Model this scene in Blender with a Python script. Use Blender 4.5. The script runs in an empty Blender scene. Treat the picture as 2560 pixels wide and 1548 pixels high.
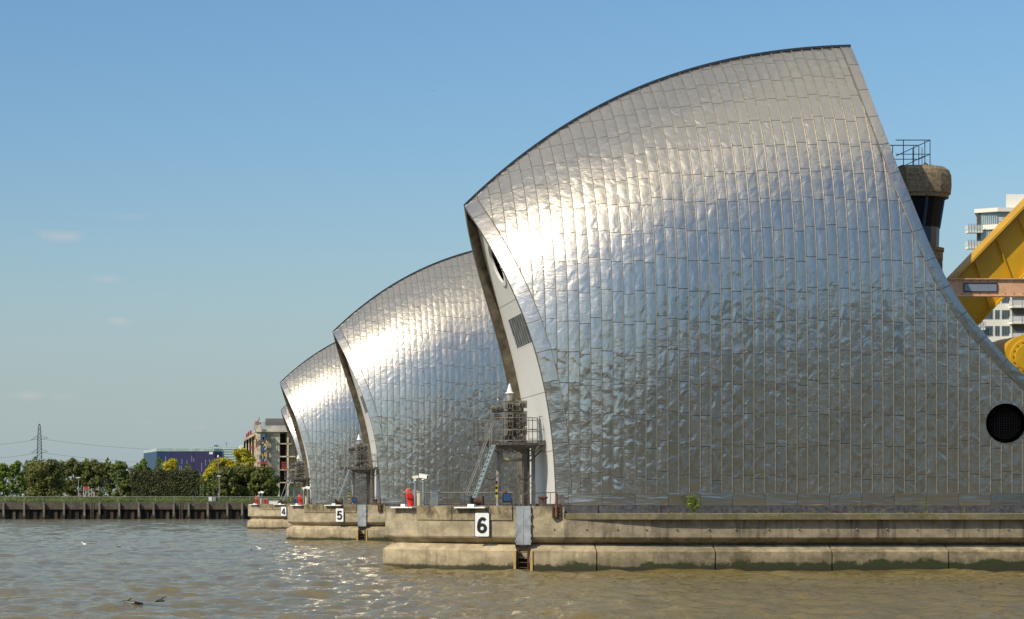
import bpy, bmesh, math, random
import numpy as np
from mathutils import Vector, Matrix, Quaternion
C = bpy.context.scene.collection
SC = bpy.context.scene
R = math.radians
random.seed(7)
RNG = np.random.default_rng(7)

# ------------------------------------------------------------------ camera
HC = 2.91                       # eye height over the water, m
FPX, CX, CY = 5200.0, 388.0, 1257.0
cam_d = bpy.data.cameras.new('camera')
cam = bpy.data.objects.new('camera', cam_d)
C.objects.link(cam)
cam.location = (0, 0, HC)
cam.rotation_euler = (R(90), 0, 0)
cam_d.sensor_width = 36.0
cam_d.lens = FPX / 2560 * 36
cam_d.shift_x = (1280 - CX) / 2560
cam_d.shift_y = (CY - 774) / 2560
cam_d.clip_start = 0.5
cam_d.clip_end = 20000
SC.camera = cam

# ------------------------------------------------------------------ sun and sky
SUN_AZ, SUN_EL = 57.0, 42.0     # degrees left of straight behind the camera, elevation
sdir = Vector((-math.sin(R(SUN_AZ)) * math.cos(R(SUN_EL)), -math.cos(R(SUN_AZ)) * math.cos(R(SUN_EL)), math.sin(R(SUN_EL))))
sun_d = bpy.data.lights.new('sun', 'SUN')
sun_d.energy = 4.6
sun_d.angle = R(0.53)
sun_d.color = (1.0, 0.90, 0.73)
sun = bpy.data.objects.new('sun', sun_d)
C.objects.link(sun)
sun.rotation_euler = sdir.to_track_quat('Z', 'Y').to_euler()
sun.location = (-40, -20, 60)

W = bpy.data.worlds.new('World')
SC.world = W
W.use_nodes = True
wn, wl = W.node_tree.nodes, W.node_tree.links
bg = wn['Background']
sky = wn.new('ShaderNodeTexSky')
sky.sky_type = 'NISHITA'
sky.sun_disc = False
sky.sun_elevation = R(SUN_EL)
sky.sun_rotation = R(180 + SUN_AZ)
sky.altitude = 0
sky.air_density = 1.4
sky.dust_density = 1.2
sky.ozone_density = 7.0
bg.inputs[1].default_value = 0.125
# faint small clouds low in the north sky
tc = wn.new('ShaderNodeTexCoord')
noi = wn.new('ShaderNodeTexNoise'); noi.inputs['Scale'].default_value = 90; noi.inputs['Detail'].default_value = 5
wl.new(tc.outputs['Generated'], noi.inputs['Vector'])
acc = None
for (px, py, rw, rh, s) in [(160, 590, 70, 16, .55), (268, 698, 40, 12, .35), (298, 803, 42, 12, .5), (66, 988, 48, 12, .5),
                            (325, 540, 50, 10, .18), (160, 992, 45, 8, .2), (410, 735, 40, 10, .12), (500, 1068, 30, 7, .2), (365, 1055, 30, 7, .2)]:
    d = Vector(((px - CX) / FPX, 1, (CY - py) / FPX)).normalized()
    sub = wn.new('ShaderNodeVectorMath'); sub.operation = 'SUBTRACT'; sub.inputs[1].default_value = d
    wl.new(tc.outputs['Generated'], sub.inputs[0])
    mul = wn.new('ShaderNodeVectorMath'); mul.operation = 'MULTIPLY'; mul.inputs[1].default_value = (FPX / rw, 20, FPX / rh)
    wl.new(sub.outputs[0], mul.inputs[0])
    ln = wn.new('ShaderNodeVectorMath'); ln.operation = 'LENGTH'
    wl.new(mul.outputs[0], ln.inputs[0])
    m1 = wn.new('ShaderNodeMath'); m1.operation = 'MULTIPLY_ADD'; m1.inputs[1].default_value = 2.4
    wl.new(noi.outputs[0], m1.inputs[0]); wl.new(ln.outputs['Value'], m1.inputs[2])
    mr = wn.new('ShaderNodeMapRange'); mr.inputs[1].default_value = 2.25; mr.inputs[2].default_value = 1.2
    mr.inputs[3].default_value = 0; mr.inputs[4].default_value = s * .7
    wl.new(m1.outputs[0], mr.inputs[0])
    if acc is None: acc = mr.outputs[0]
    else:
        mx = wn.new('ShaderNodeMath'); mx.operation = 'MAXIMUM'
        wl.new(acc, mx.inputs[0]); wl.new(mr.outputs[0], mx.inputs[1]); acc = mx.outputs[0]
mixw = wn.new('ShaderNodeMixRGB')
wl.new(acc, mixw.inputs[0]); hs = wn.new('ShaderNodeHueSaturation'); hs.inputs['Saturation'].default_value = 1.1; wl.new(sky.outputs[0], hs.inputs['Color']); sepw = wn.new('ShaderNodeSeparateXYZ'); wl.new(tc.outputs['Generated'], sepw.inputs[0])
hz = wn.new('ShaderNodeMapRange'); hz.interpolation_type = 'SMOOTHSTEP'; wl.new(sepw.outputs[2], hz.inputs[0]); hz.inputs[1].default_value = -.02; hz.inputs[2].default_value = .17; hz.inputs[3].default_value = .85; hz.inputs[4].default_value = 0
hm = wn.new('ShaderNodeMixRGB'); wl.new(hz.outputs[0], hm.inputs[0]); wl.new(hs.outputs[0], hm.inputs[1]); hm.inputs[2].default_value = (3.1, 3.9, 4.35, 1); wl.new(hm.outputs[0], mixw.inputs[1]); mixw.inputs[2].default_value = (4.9, 4.7, 4.7, 1)
# unseen bright cloud veil added overhead to whiten the upper steel's reflections
vn = wn.new('ShaderNodeTexNoise'); vn.inputs['Scale'].default_value = 2.6; vn.inputs['Detail'].default_value = 7; vn.inputs['Roughness'].default_value = .6; wl.new(tc.outputs['Generated'], vn.inputs['Vector'])
vh = wn.new('ShaderNodeMapRange'); vh.interpolation_type = 'SMOOTHSTEP'; wl.new(sepw.outputs[2], vh.inputs[0]); vh.inputs[1].default_value = .55; vh.inputs[2].default_value = .85
vm = wn.new('ShaderNodeMapRange'); wl.new(vn.outputs[0], vm.inputs[0]); vm.inputs[1].default_value = .35; vm.inputs[2].default_value = .6; vm.inputs[3].default_value = .35; vm.inputs[4].default_value = 1
vx = wn.new('ShaderNodeMath'); vx.operation = 'MULTIPLY'; wl.new(vh.outputs[0], vx.inputs[0]); wl.new(vm.outputs[0], vx.inputs[1])
vmix = wn.new('ShaderNodeMixRGB'); wl.new(vx.outputs[0], vmix.inputs[0]); wl.new(mixw.outputs[0], vmix.inputs[1]); vmix.inputs[2].default_value = (5.7, 5.8, 5.8, 1)
wl.new(vmix.outputs[0], bg.inputs[0])

SC.view_settings.view_transform = 'Standard'
SC.view_settings.look = 'None'
SC.view_settings.exposure = 0.0
SC.view_settings.gamma = 1.0
SC.cycles.max_bounces = 8
SC.cycles.sample_clamp_indirect = 6

# ------------------------------------------------------------------ helpers
def P(px, py, Y):
    """world point seen at photo pixel (px, py) standing at distance Y"""
    return Vector(((px - CX) / FPX * Y, Y, HC + (CY - py) / FPX * Y))

ORG = {}
def tag(o, label=None, cat=None, group=None, kind=None):
    if label: o['label'] = label
    if cat: o['category'] = cat
    if group: o['group'] = group
    if kind: o['kind'] = kind
    return o

def empty(name, org, label, cat, group=None):
    o = bpy.data.objects.new(name, None); C.objects.link(o)
    o.location = org; ORG[o.name] = Vector(org); o.empty_display_size = .3
    return tag(o, label, cat, group)

class MB:
    def __init__(s): s.v = []; s.f = []; s.m = []; s.uv = []
    def add(s, vs, fs, m=0, uvs=None):
        b = len(s.v); s.v += [tuple(v) for v in vs]
        for i, f in enumerate(fs):
            s.f.append(tuple(b + k for k in f)); s.m.append(m)
            s.uv.append([uvs[k] for k in f] if uvs else None)
        return s
    def box(s, x0, x1, y0, y1, z0, z1, m=0):
        vs = [(x, y, z) for z in (z0, z1) for y in (y0, y1) for x in (x0, x1)]
        return s.add(vs, [(0, 2, 3, 1), (4, 5, 7, 6), (0, 1, 5, 4), (2, 6, 7, 3), (0, 4, 6, 2), (1, 3, 7, 5)], m)
    def obox(s, c, size, rot=None, m=0):
        hx, hy, hz = [q / 2 for q in size]
        vs = [Vector((x, y, z)) for z in (-hz, hz) for y in (-hy, hy) for x in (-hx, hx)]
        if rot is not None: vs = [rot @ v for v in vs]
        vs = [v + Vector(c) for v in vs]
        return s.add(vs, [(0, 2, 3, 1), (4, 5, 7, 6), (0, 1, 5, 4), (2, 6, 7, 3), (0, 4, 6, 2), (1, 3, 7, 5)], m)
    def beam(s, a, b, w, h, m=0):
        """rectangular bar from a to b"""
        a = Vector(a); b = Vector(b); d = b - a
        q = d.to_track_quat('Z', 'X').to_matrix()
        return s.obox((a + b) / 2, (w, h, d.length), q, m)
    def tube(s, a, b, r0, r1=None, n=8, m=0, cap=True):
        a = Vector(a); b = Vector(b); r1 = r0 if r1 is None else r1
        q = (b - a).to_track_quat('Z', 'X').to_matrix()
        vs = []
        for p, r in ((a, r0), (b, r1)):
            for k in range(n):
                t = 2 * math.pi * k / n
                vs.append(p + q @ Vector((r * math.cos(t), r * math.sin(t), 0)))
        fs = [(k, (k + 1) % n, n + (k + 1) % n, n + k) for k in range(n)]
        if cap: fs += [tuple(reversed(range(n))), tuple(range(n, 2 * n))]
        return s.add(vs, fs, m)
    def path(s, pts, r, n=6, m=0):
        for a, b in zip(pts[:-1], pts[1:]): s.tube(a, b, r, r, n, m)
        return s
    def lathe(s, c, prof, n=16, m=0, axis=None):
        """prof: (r, h) list round the z axis at c"""
        c = Vector(c); q = Matrix.Identity(3) if axis is None else Vector(axis).to_track_quat('Z', 'X').to_matrix()
        vs = []
        for r, h in prof:
            for k in range(n):
                t = 2 * math.pi * k / n
                vs.append(c + q @ Vector((r * math.cos(t), r * math.sin(t), h)))
        fs = []
        for j in range(len(prof) - 1):
            for k in range(n):
                fs.append((j * n + k, j * n + (k + 1) % n, (j + 1) * n + (k + 1) % n, (j + 1) * n + k))
        fs += [tuple(reversed(range(n))), tuple(range((len(prof) - 1) * n, len(prof) * n))]
        return s.add(vs, fs, m)
    def prism(s, pts, y0, y1, m=0, plane='xz'):
        n = len(pts)
        if plane == 'xz': vs = [(x, y0, z) for x, z in pts] + [(x, y1, z) for x, z in pts]
        elif plane == 'xy': vs = [(x, y, y0) for x, y in pts] + [(x, y, y1) for x, y in pts]
        else: vs = [(y0, x, z) for x, z in pts] + [(y1, x, z) for x, z in pts]
        fs = [tuple(range(n)), tuple(reversed(range(n, 2 * n)))]
        fs += [(k, n + k, n + (k + 1) % n, (k + 1) % n) for k in range(n)]
        return s.add(vs, fs, m)
    def grid(s, rows, m=0, uvs=None, flip=False):
        nr, nc = len(rows), len(rows[0])
        vs = [p for r in rows for p in r]
        u = [p for r in uvs for p in r] if uvs else None
        fs = []
        for j in range(nr - 1):
            for i in range(nc - 1):
                a = j * nc + i
                q = (a, a + 1, a + nc + 1, a + nc)
                fs.append(tuple(reversed(q)) if flip else q)
        return s.add(vs, fs, m, u)
    def build(s, name, mats, parent=None, org=None, smooth=False, merge=False, recalc=True):
        if not isinstance(mats, (list, tuple)): mats = [mats]
        if parent is not None: o0 = ORG[parent.name]
        elif org is not None: o0 = Vector(org)
        else:
            a = np.array(s.v); o0 = Vector(((a[:, 0].min() + a[:, 0].max()) / 2, (a[:, 1].min() + a[:, 1].max()) / 2, a[:, 2].min()))
        me = bpy.data.meshes.new(name)
        me.from_pydata([tuple(Vector(v) - o0) for v in s.v], [], s.f)
        for m in mats: me.materials.append(m)
        me.polygons.foreach_set('material_index', s.m)
        if any(u is not None for u in s.uv):
            lay = me.uv_layers.new(name='UVMap')
            flat = []
            for f, u in zip(s.f, s.uv):
                for k in range(len(f)): flat += list(u[k]) if u else [0, 0]
            lay.data.foreach_set('uv', flat)
        if smooth: me.polygons.foreach_set('use_smooth', [True] * len(me.polygons))
        if recalc or merge:
            bm = bmesh.new(); bm.from_mesh(me)
            if merge: bmesh.ops.remove_doubles(bm, verts=bm.verts, dist=merge)
            if recalc: bmesh.ops.recalc_face_normals(bm, faces=bm.faces)
            bm.to_mesh(me); bm.free()
        me.update()
        o = bpy.data.objects.new(name, me); C.objects.link(o)
        if parent is not None:
            o.parent = parent; ORG[o.name] = ORG[parent.name]
        else:
            o.location = o0; ORG[o.name] = o0
        return o

def copy_tree(o, delta, parent=None, skip=()):
    c = o.copy(); C.objects.link(c)
    if parent is None: c.location = o.location + Vector(delta)
    else: c.parent = parent
    for ch in list(o.children):
        if ch.name.split('.')[0] not in skip: copy_tree(ch, delta, c, skip)
    return c

# ------------------------------------------------------------------ materials
def new_mat(name):
    m = bpy.data.materials.new(name); m.use_nodes = True
    return m, m.node_tree.nodes, m.node_tree.links, m.node_tree.nodes['Principled BSDF']

def plain(name, col, rough=.6, metal=0.0, var=.18, scale=3.0, bump=.0, emit=None):
    m, n, l, b = new_mat(name)
    b.inputs['Roughness'].default_value = rough; b.inputs['Metallic'].default_value = metal
    t = n.new('ShaderNodeTexCoord'); no = n.new('ShaderNodeTexNoise')
    no.inputs['Scale'].default_value = scale; no.inputs['Detail'].default_value = 6
    l.new(t.outputs['Object'], no.inputs['Vector'])
    cr = n.new('ShaderNodeValToRGB')
    cr.color_ramp.elements[0].position = .3; cr.color_ramp.elements[1].position = .7
    cr.color_ramp.elements[0].color = (*[c * (1 - var) for c in col], 1)
    cr.color_ramp.elements[1].color = (*[min(1, c * (1 + var)) for c in col], 1)
    l.new(no.outputs[0], cr.inputs[0]); l.new(cr.outputs[0], b.inputs['Base Color'])
    if bump:
        bp = n.new('ShaderNodeBump'); bp.inputs['Strength'].default_value = bump; bp.inputs['Distance'].default_value = .02
        l.new(no.outputs[0], bp.inputs['Height']); l.new(bp.outputs[0], b.inputs['Normal'])
    return m

def N(n, t, **k):
    o = n.new(t)
    for a, b in k.items(): setattr(o, a, b)
    return o

def math_(n, l, op, a, b=None, c=None):
    o = n.new('ShaderNodeMath'); o.operation = op
    for i, x in enumerate((a, b, c)):
        if x is None: continue
        if isinstance(x, (int, float)): o.inputs[i].default_value = x
        else: l.new(x, o.inputs[i])
    return o.outputs[0]

def mixc(n, l, f, a, b):
    o = n.new('ShaderNodeMixRGB')
    for i, x in enumerate((f, a, b)):
        if isinstance(x, (int, float)): o.inputs[i].default_value = x
        elif isinstance(x, tuple): o.inputs[i].default_value = (*x, 1)
        else: l.new(x, o.inputs[i])
    return o.outputs[0]

def ramp(n, l, x, lo, hi, a=0.0, b=1.0):
    o = n.new('ShaderNodeMapRange'); l.new(x, o.inputs[0])
    o.inputs[1].default_value = lo; o.inputs[2].default_value = hi; o.inputs[3].default_value = a; o.inputs[4].default_value = b
    return o.outputs[0]

def noise(n, l, vec, scale, detail=6, stretch=None, rough=.5, dist=0):
    if stretch:
        mp = n.new('ShaderNodeMapping'); l.new(vec, mp.inputs[0]); mp.inputs['Scale'].default_value = stretch; vec = mp.outputs[0]
    o = n.new('ShaderNodeTexNoise'); l.new(vec, o.inputs['Vector'])
    o.inputs['Scale'].default_value = scale; o.inputs['Detail'].default_value = detail
    o.inputs['Roughness'].default_value = rough; o.inputs['Distortion'].default_value = dist
    return o.outputs[0]

def concrete(name, light, dark, algae=None, topstain=None, moss=None, streak=.6):
    """weathered concrete: blotches, vertical streaks, fine grain; algae = world height below which it is green"""
    m, n, l, b = new_mat(name)
    g = n.new('ShaderNodeNewGeometry').outputs['Position']
    b.inputs['Roughness'].default_value = .88
    big = noise(n, l, g, .9, 8, (1, 1, 1.6), .62)
    col = mixc(n, l, ramp(n, l, big, .40, .60), light, tuple(c * .60 for c in light))
    st = noise(n, l, g, 3.2, 6, (1, 1, .14), .6)
    stm = ramp(n, l, st, .5, .72, 0, streak)
    if topstain:
        sep = n.new('ShaderNodeSeparateXYZ'); l.new(g, sep.inputs[0])
        up = ramp(n, l, sep.outputs[2], topstain[0], topstain[1])
        nz = noise(n, l, g, 2.2, 8, (1, 1, .7), .7)
        stm = math_(n, l, 'MAXIMUM', math_(n, l, 'MULTIPLY', up, ramp(n, l, nz, .42, .58, .05, .95)), math_(n, l, 'MULTIPLY', stm, .55))
    col = mixc(n, l, stm, col, dark)
    fine = noise(n, l, g, 26, 6, None, .7)
    col = mixc(n, l, ramp(n, l, fine, .50, .66, 0, .55), col, tuple(c * .5 for c in dark))
    pale = noise(n, l, g, 4.3, 5, (1, 1, .5), .6)
    col = mixc(n, l, ramp(n, l, pale, .62, .72, 0, .4), col, tuple(min(1, c * 1.35) for c in light))
    rusty = noise(n, l, g, .75, 6, (1, 1, 1.3), .7, .4)
    col = mixc(n, l, ramp(n, l, rusty, .66, .74, 0, .55), col, (.26, .12, .05))
    if moss:
        mn = noise(n, l, g, 5, 7, (.6, 1, 1), .7)
        col = mixc(n, l, ramp(n, l, mn, .48, .6, 0, .8), col, moss)
    if algae is not None:
        sep = n.new('ShaderNodeSeparateXYZ'); l.new(g, sep.inputs[0])
        an = noise(n, l, g, .8, 7, (1, 1, 1), .6)
        an2 = noise(n, l, g, 9, 5, (1, 1, .6), .6)
        edge = math_(n, l, 'ADD', math_(n, l, 'MULTIPLY', math_(n, l, 'SUBTRACT', an, .5), 1.1), math_(n, l, 'MULTIPLY', math_(n, l, 'SUBTRACT', an2, .5), .25))
        dx_ = math_(n, l, 'MULTIPLY', ramp(n, l, sep.outputs[0], 14, 24, 0, .85), ramp(n, l, noise(n, l, g, 1.7, 8, (.6, 1, .8), .68), .40, .60, .15, 1))
        col = mixc(n, l, dx_, col, (.125, .105, .058))
        h = math_(n, l, 'SUBTRACT', math_(n, l, 'SUBTRACT', sep.outputs[2], edge), ramp(n, l, sep.outputs[0], 12, 22, -.16, .13))
        col = mixc(n, l, ramp(n, l, h, algae + .45, algae + .1, 0, .35), col, tuple(c * .5 for c in dark))
        col = mixc(n, l, ramp(n, l, h, algae + .06, algae - .06, 0, .95), col, (.020, .032, .005))
        col = mixc(n, l, ramp(n, l, math_(n, l, 'ADD', sep.outputs[2], math_(n, l, 'MULTIPLY', an2, -.12)), .16, .09, 0, .88), col, (.030, .028, .013))
    l.new(col, b.inputs['Base Color'])
    bp = n.new('ShaderNodeBump'); bp.inputs['Strength'].default_value = .5; bp.inputs['Distance'].default_value = .03
    hsum = math_(n, l, 'ADD', fine, math_(n, l, 'MULTIPLY', big, 1.5))
    l.new(hsum, bp.inputs['Height']); l.new(bp.outputs[0], b.inputs['Normal'])
    return m

def cladding_mat(name, seams=True, tint=(.575, .53, .452), dent=1.0):
    """stainless sheet in UV space: u counts strips, v counts sheets"""
    m, n, l, b = new_mat(name)
    uv = n.new('ShaderNodeUVMap').outputs[0]
    geo = n.new('ShaderNodeNewGeometry')
    sep = n.new('ShaderNodeSeparateXYZ'); l.new(uv, sep.inputs[0])
    u, v = sep.outputs[0], sep.outputs[1]
    fu = math_(n, l, 'FLOOR', u); ru = math_(n, l, 'FRACT', u)
    w1 = n.new('ShaderNodeTexWhiteNoise'); w1.noise_dimensions = '1D'; l.new(math_(n, l, 'FLOOR', math_(n, l, 'MULTIPLY', u, .5)), w1.inputs['W'])
    par = math_(n, l, 'MULTIPLY', math_(n, l, 'MODULO', math_(n, l, 'ADD', fu, 200), 2.0), .09)
    off = math_(n, l, 'ADD', math_(n, l, 'MULTIPLY', w1.outputs['Value'], .22), par)
    vv = math_(n, l, 'ADD', v, off if seams else 0.0)
    fv = math_(n, l, 'FLOOR', vv); rv = math_(n, l, 'FRACT', vv)
    cell = n.new('ShaderNodeCombineXYZ'); l.new(fu, cell.inputs[0]); l.new(fv, cell.inputs[1])
    wc = n.new('ShaderNodeTexWhiteNoise'); wc.noise_dimensions = '2D'; l.new(cell.outputs[0], wc.inputs['Vector'])
    sc = n.new('ShaderNodeSeparateColor'); l.new(wc.outputs['Color'], sc.inputs[0])
    # local dents: noise in panel coordinates, different in every sheet
    loc = n.new('ShaderNodeCombineXYZ')
    l.new(math_(n, l, 'ADD', ru, math_(n, l, 'MULTIPLY', fu, 3.7)), loc.inputs[0])
    l.new(math_(n, l, 'MULTIPLY', rv, 2.9), loc.inputs[1])
    l.new(math_(n, l, 'ADD', math_(n, l, 'MULTIPLY', wc.outputs['Value'], 60), math_(n, l, 'MULTIPLY', fv, .3)), loc.inputs[2])
    d1 = noise(n, l, loc.outputs[0], 1.0, 2, (1.15, .8, 1), .4, .5)
    d2 = noise(n, l, loc.outputs[0], 2.6, 3, (.6, 2.0, 1), .5, .5)
    pil = math_(n, l, 'MULTIPLY', math_(n, l, 'MULTIPLY', ru, math_(n, l, 'SUBTRACT', 1, ru)), 2.3)
    tiltu = math_(n, l, 'MULTIPLY', math_(n, l, 'SUBTRACT', sc.outputs[0], .5), math_(n, l, 'MULTIPLY', ru, .9))
    tiltv = math_(n, l, 'MULTIPLY', math_(n, l, 'SUBTRACT', sc.outputs[1], .5), math_(n, l, 'MULTIPLY', rv, 1.7))
    h = math_(n, l, 'ADD', math_(n, l, 'MULTIPLY', d1, 2.1 * dent), math_(n, l, 'MULTIPLY', math_(n, l, 'MULTIPLY', d2, .42 * dent), sc.outputs[2]))
    h = math_(n, l, 'ADD', h, math_(n, l, 'ADD', pil, math_(n, l, 'ADD', tiltu, tiltv)))
    # horizontal lap joints
    ed = math_(n, l, 'MINIMUM', rv, math_(n, l, 'SUBTRACT', 1, rv))
    jm = ramp(n, l, ed, .006, .016, 1, 0)
    eu = math_(n, l, 'MINIMUM', ru, math_(n, l, 'SUBTRACT', 1, ru))
    ju = ramp(n, l, eu, .01 if seams else .004, .035 if seams else .01, 1, 0)
    joint = math_(n, l, 'MAXIMUM', jm, ju)
    h = math_(n, l, 'SUBTRACT', h, math_(n, l, 'MULTIPLY', jm, .08))
    bp = n.new('ShaderNodeBump'); bp.inputs['Strength'].default_value = 1.0; bp.inputs['Distance'].default_value = .022
    l.new(h, bp.inputs['Height']); l.new(bp.outputs[0], b.inputs['Normal'])
    dirt = noise(n, l, geo.outputs['Position'], 1.6, 8, (1, 1, .35), .65)
    col = mixc(n, l, ramp(n, l, dirt, .35, .7, 0, .35), tint, tuple(c * .7 for c in tint))
    col = mixc(n, l, ramp(n, l, sc.outputs[2], .0, 1.0, 0, .16), col, (.40, .38, .33))
    odd = ramp(n, l, wc.outputs['Value'], .994, .996, 0, .3)
    col = mixc(n, l, odd, col, (.25, .26, .28))
    col = mixc(n, l, math_(n, l, 'MULTIPLY', joint, .8), col, (.10, .07, .04))
    l.new(col, b.inputs['Base Color'])
    b.inputs['Metallic'].default_value = 1.0
    b.inputs['Anisotropic'].default_value = .45
    tg = n.new('ShaderNodeTangent'); tg.direction_type = 'UV_MAP'; tg.uv_map = 'UVMap'; l.new(tg.outputs[0], b.inputs['Tangent'])
    rg = math_(n, l, 'ADD', ramp(n, l, dirt, .3, .7, .34, .42), math_(n, l, 'MULTIPLY', sc.outputs[2], .06))
    l.new(rg, b.inputs['Roughness'])
    # a second, clearer lobe of reflection
    g2 = n.new('ShaderNodeBsdfAnisotropic') if False else n.new('ShaderNodeBsdfGlossy')
    g2.inputs['Roughness'].default_value = .13; l.new(col, g2.inputs['Color']); l.new(bp.outputs[0], g2.inputs['Normal'])
    mx = n.new('ShaderNodeMixShader'); mx.inputs[0].default_value = .45
    l.new(b.outputs[0], mx.inputs[1]); l.new(g2.outputs[0], mx.inputs[2])
    l.new(mx.outputs[0], n['Material Output'].inputs[0])
    return m

def leaf_mat(name, a, b_, scale=.35):
    m, n, l, b = new_mat(name)
    g = n.new('ShaderNodeNewGeometry')
    no = noise(n, l, g.outputs['Position'], scale, 3)
    rnd = g.outputs['Random Per Island']
    f = math_(n, l, 'ADD', math_(n, l, 'MULTIPLY', ramp(n, l, no, .35, .65), .6), math_(n, l, 'MULTIPLY', rnd, .4))
    col = mixc(n, l, f, a, b_)
    l.new(col, b.inputs['Base Color']); b.inputs['Roughness'].default_value = .6
    tr = n.new('ShaderNodeBsdfTranslucent'); l.new(col, tr.inputs[0])
    mx = n.new('ShaderNodeMixShader'); mx.inputs[0].default_value = .3
    l.new(b.outputs[0], mx.inputs[1]); l.new(tr.outputs[0], mx.inputs[2]); l.new(mx.outputs[0], n['Material Output'].inputs[0])
    return m

M = {}
M['clad'] = cladding_mat('stainless_cladding')
M['trim'] = cladding_mat('stainless_trim', seams=False, dent=.8, tint=(.54, .50, .435))
M['rib'] = plain('seam_metal', (.30, .27, .22), .5, .8, .2, 8)
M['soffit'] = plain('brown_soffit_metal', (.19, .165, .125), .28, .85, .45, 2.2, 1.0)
M['white_wall'] = plain('white_panel', (.66, .655, .62), .5, 0, .03, .6)
M['grey_wall'] = plain('grey_panel', (.35, .36, .36), .6, 0, .1, .6)
M['dark'] = plain('void_shade_black', (.006, .006, .007), .95)  # flat black standing in for unlit depth
M['blackline'] = plain('blue_black_ridge', (.05, .06, .08), .45, .5)
M['conc'] = concrete('pier_concrete', (.48, .40, .26), (.12, .10, .06), topstain=(2.0, 2.75))
M['conc_low'] = concrete('pier_footing_concrete', (.52, .42, .26), (.14, .115, .065), algae=.30, streak=.7)
M['conc_body'] = concrete('pier_body_concrete', (.36, .295, .20), (.09, .075, .05), streak=1.0)
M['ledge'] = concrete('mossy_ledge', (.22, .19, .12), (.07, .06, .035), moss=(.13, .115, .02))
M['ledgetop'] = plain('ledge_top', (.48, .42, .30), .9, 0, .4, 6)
M['plinth'] = plain('bituminous_plinth', (.055, .055, .062), .6, 0, .5, 7, .5)
M['coping'] = concrete('coping_slab', (.44, .36, .21), (.08, .065, .035), topstain=(1.9, 2.5))
M['steel_pale'] = plain('galvanised_plate', (.34, .36, .37), .45, .55, .3, 3)
M['galv'] = plain('galvanised_tube', (.36, .34, .30), .45, .5, .2, 6)
M['galv_blue'] = plain('painted_blue_grey_steel', (.27, .33, .34), .5, .2, .2, 5)
M['dk_steel'] = plain('dark_weathered_steel', (.12, .11, .10), .55, .4, .4, 8)
M['col_steel'] = plain('column_steel', (.30, .28, .25), .5, .35, .35, 5)
M['lamp_box'] = plain('lamp_housing', (.20, .18, .155), .5, .3, .25, 7)
M['amber'] = plain('lamp_lens_glass', (.50, .36, .20), .15, .8, .1)
M['white_paint'] = plain('white_paint', (.78, .78, .76), .4, 0, .05)
M['cream'] = plain('cream_paint', (.72, .66, .47), .5, 0, .06)
M['red'] = plain('lifebuoy_red', (.72, .035, .02), .35, 0, .12, 5)
M['redpaint'] = plain('red_safety_paint', (.40, .055, .045), .5)
M['black_paint'] = plain('black_paint', (.012, .012, .014), .45)
M['rust'] = plain('rusty_iron', (.17, .075, .035), .8, .2, .5, 12, .6)
M['rust_dark'] = plain('dark_rust', (.09, .05, .03), .85, .1, .5, 12, .6)
M['glass_blue'] = plain('lamp_glass', (.10, .17, .26), .06, .8, .1)
M['yellow'] = plain('yellow_gate_paint', (.56, .31, .006), .45, 0, .16, .9)
M['orange'] = plain('faded_orange_paint', (.66, .38, .22), .5, 0, .14, 3)
M['slate_sign'] = plain('grey_blue_sign', (.20, .24, .30), .5, 0, .05)
M['tower_conc'] = plain('exposed_aggregate', (.20, .155, .095), .95, 0, .45, 9, .8)
M['navy'] = plain('navy_cabin_paint', (.012, .045, .085), .35)
M['dkglass'] = plain('dark_glass', (.006, .006, .008), .55)
for k_ in ('dkglass', 'dark'): M[k_].node_tree.nodes['Principled BSDF'].inputs['Specular IOR Level'].default_value = .12 if k_ == 'dkglass' else 0
M['tower_rail'] = plain('weathered_rail_steel', (.24, .22, .19), .5, .45, .25, 6)
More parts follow.
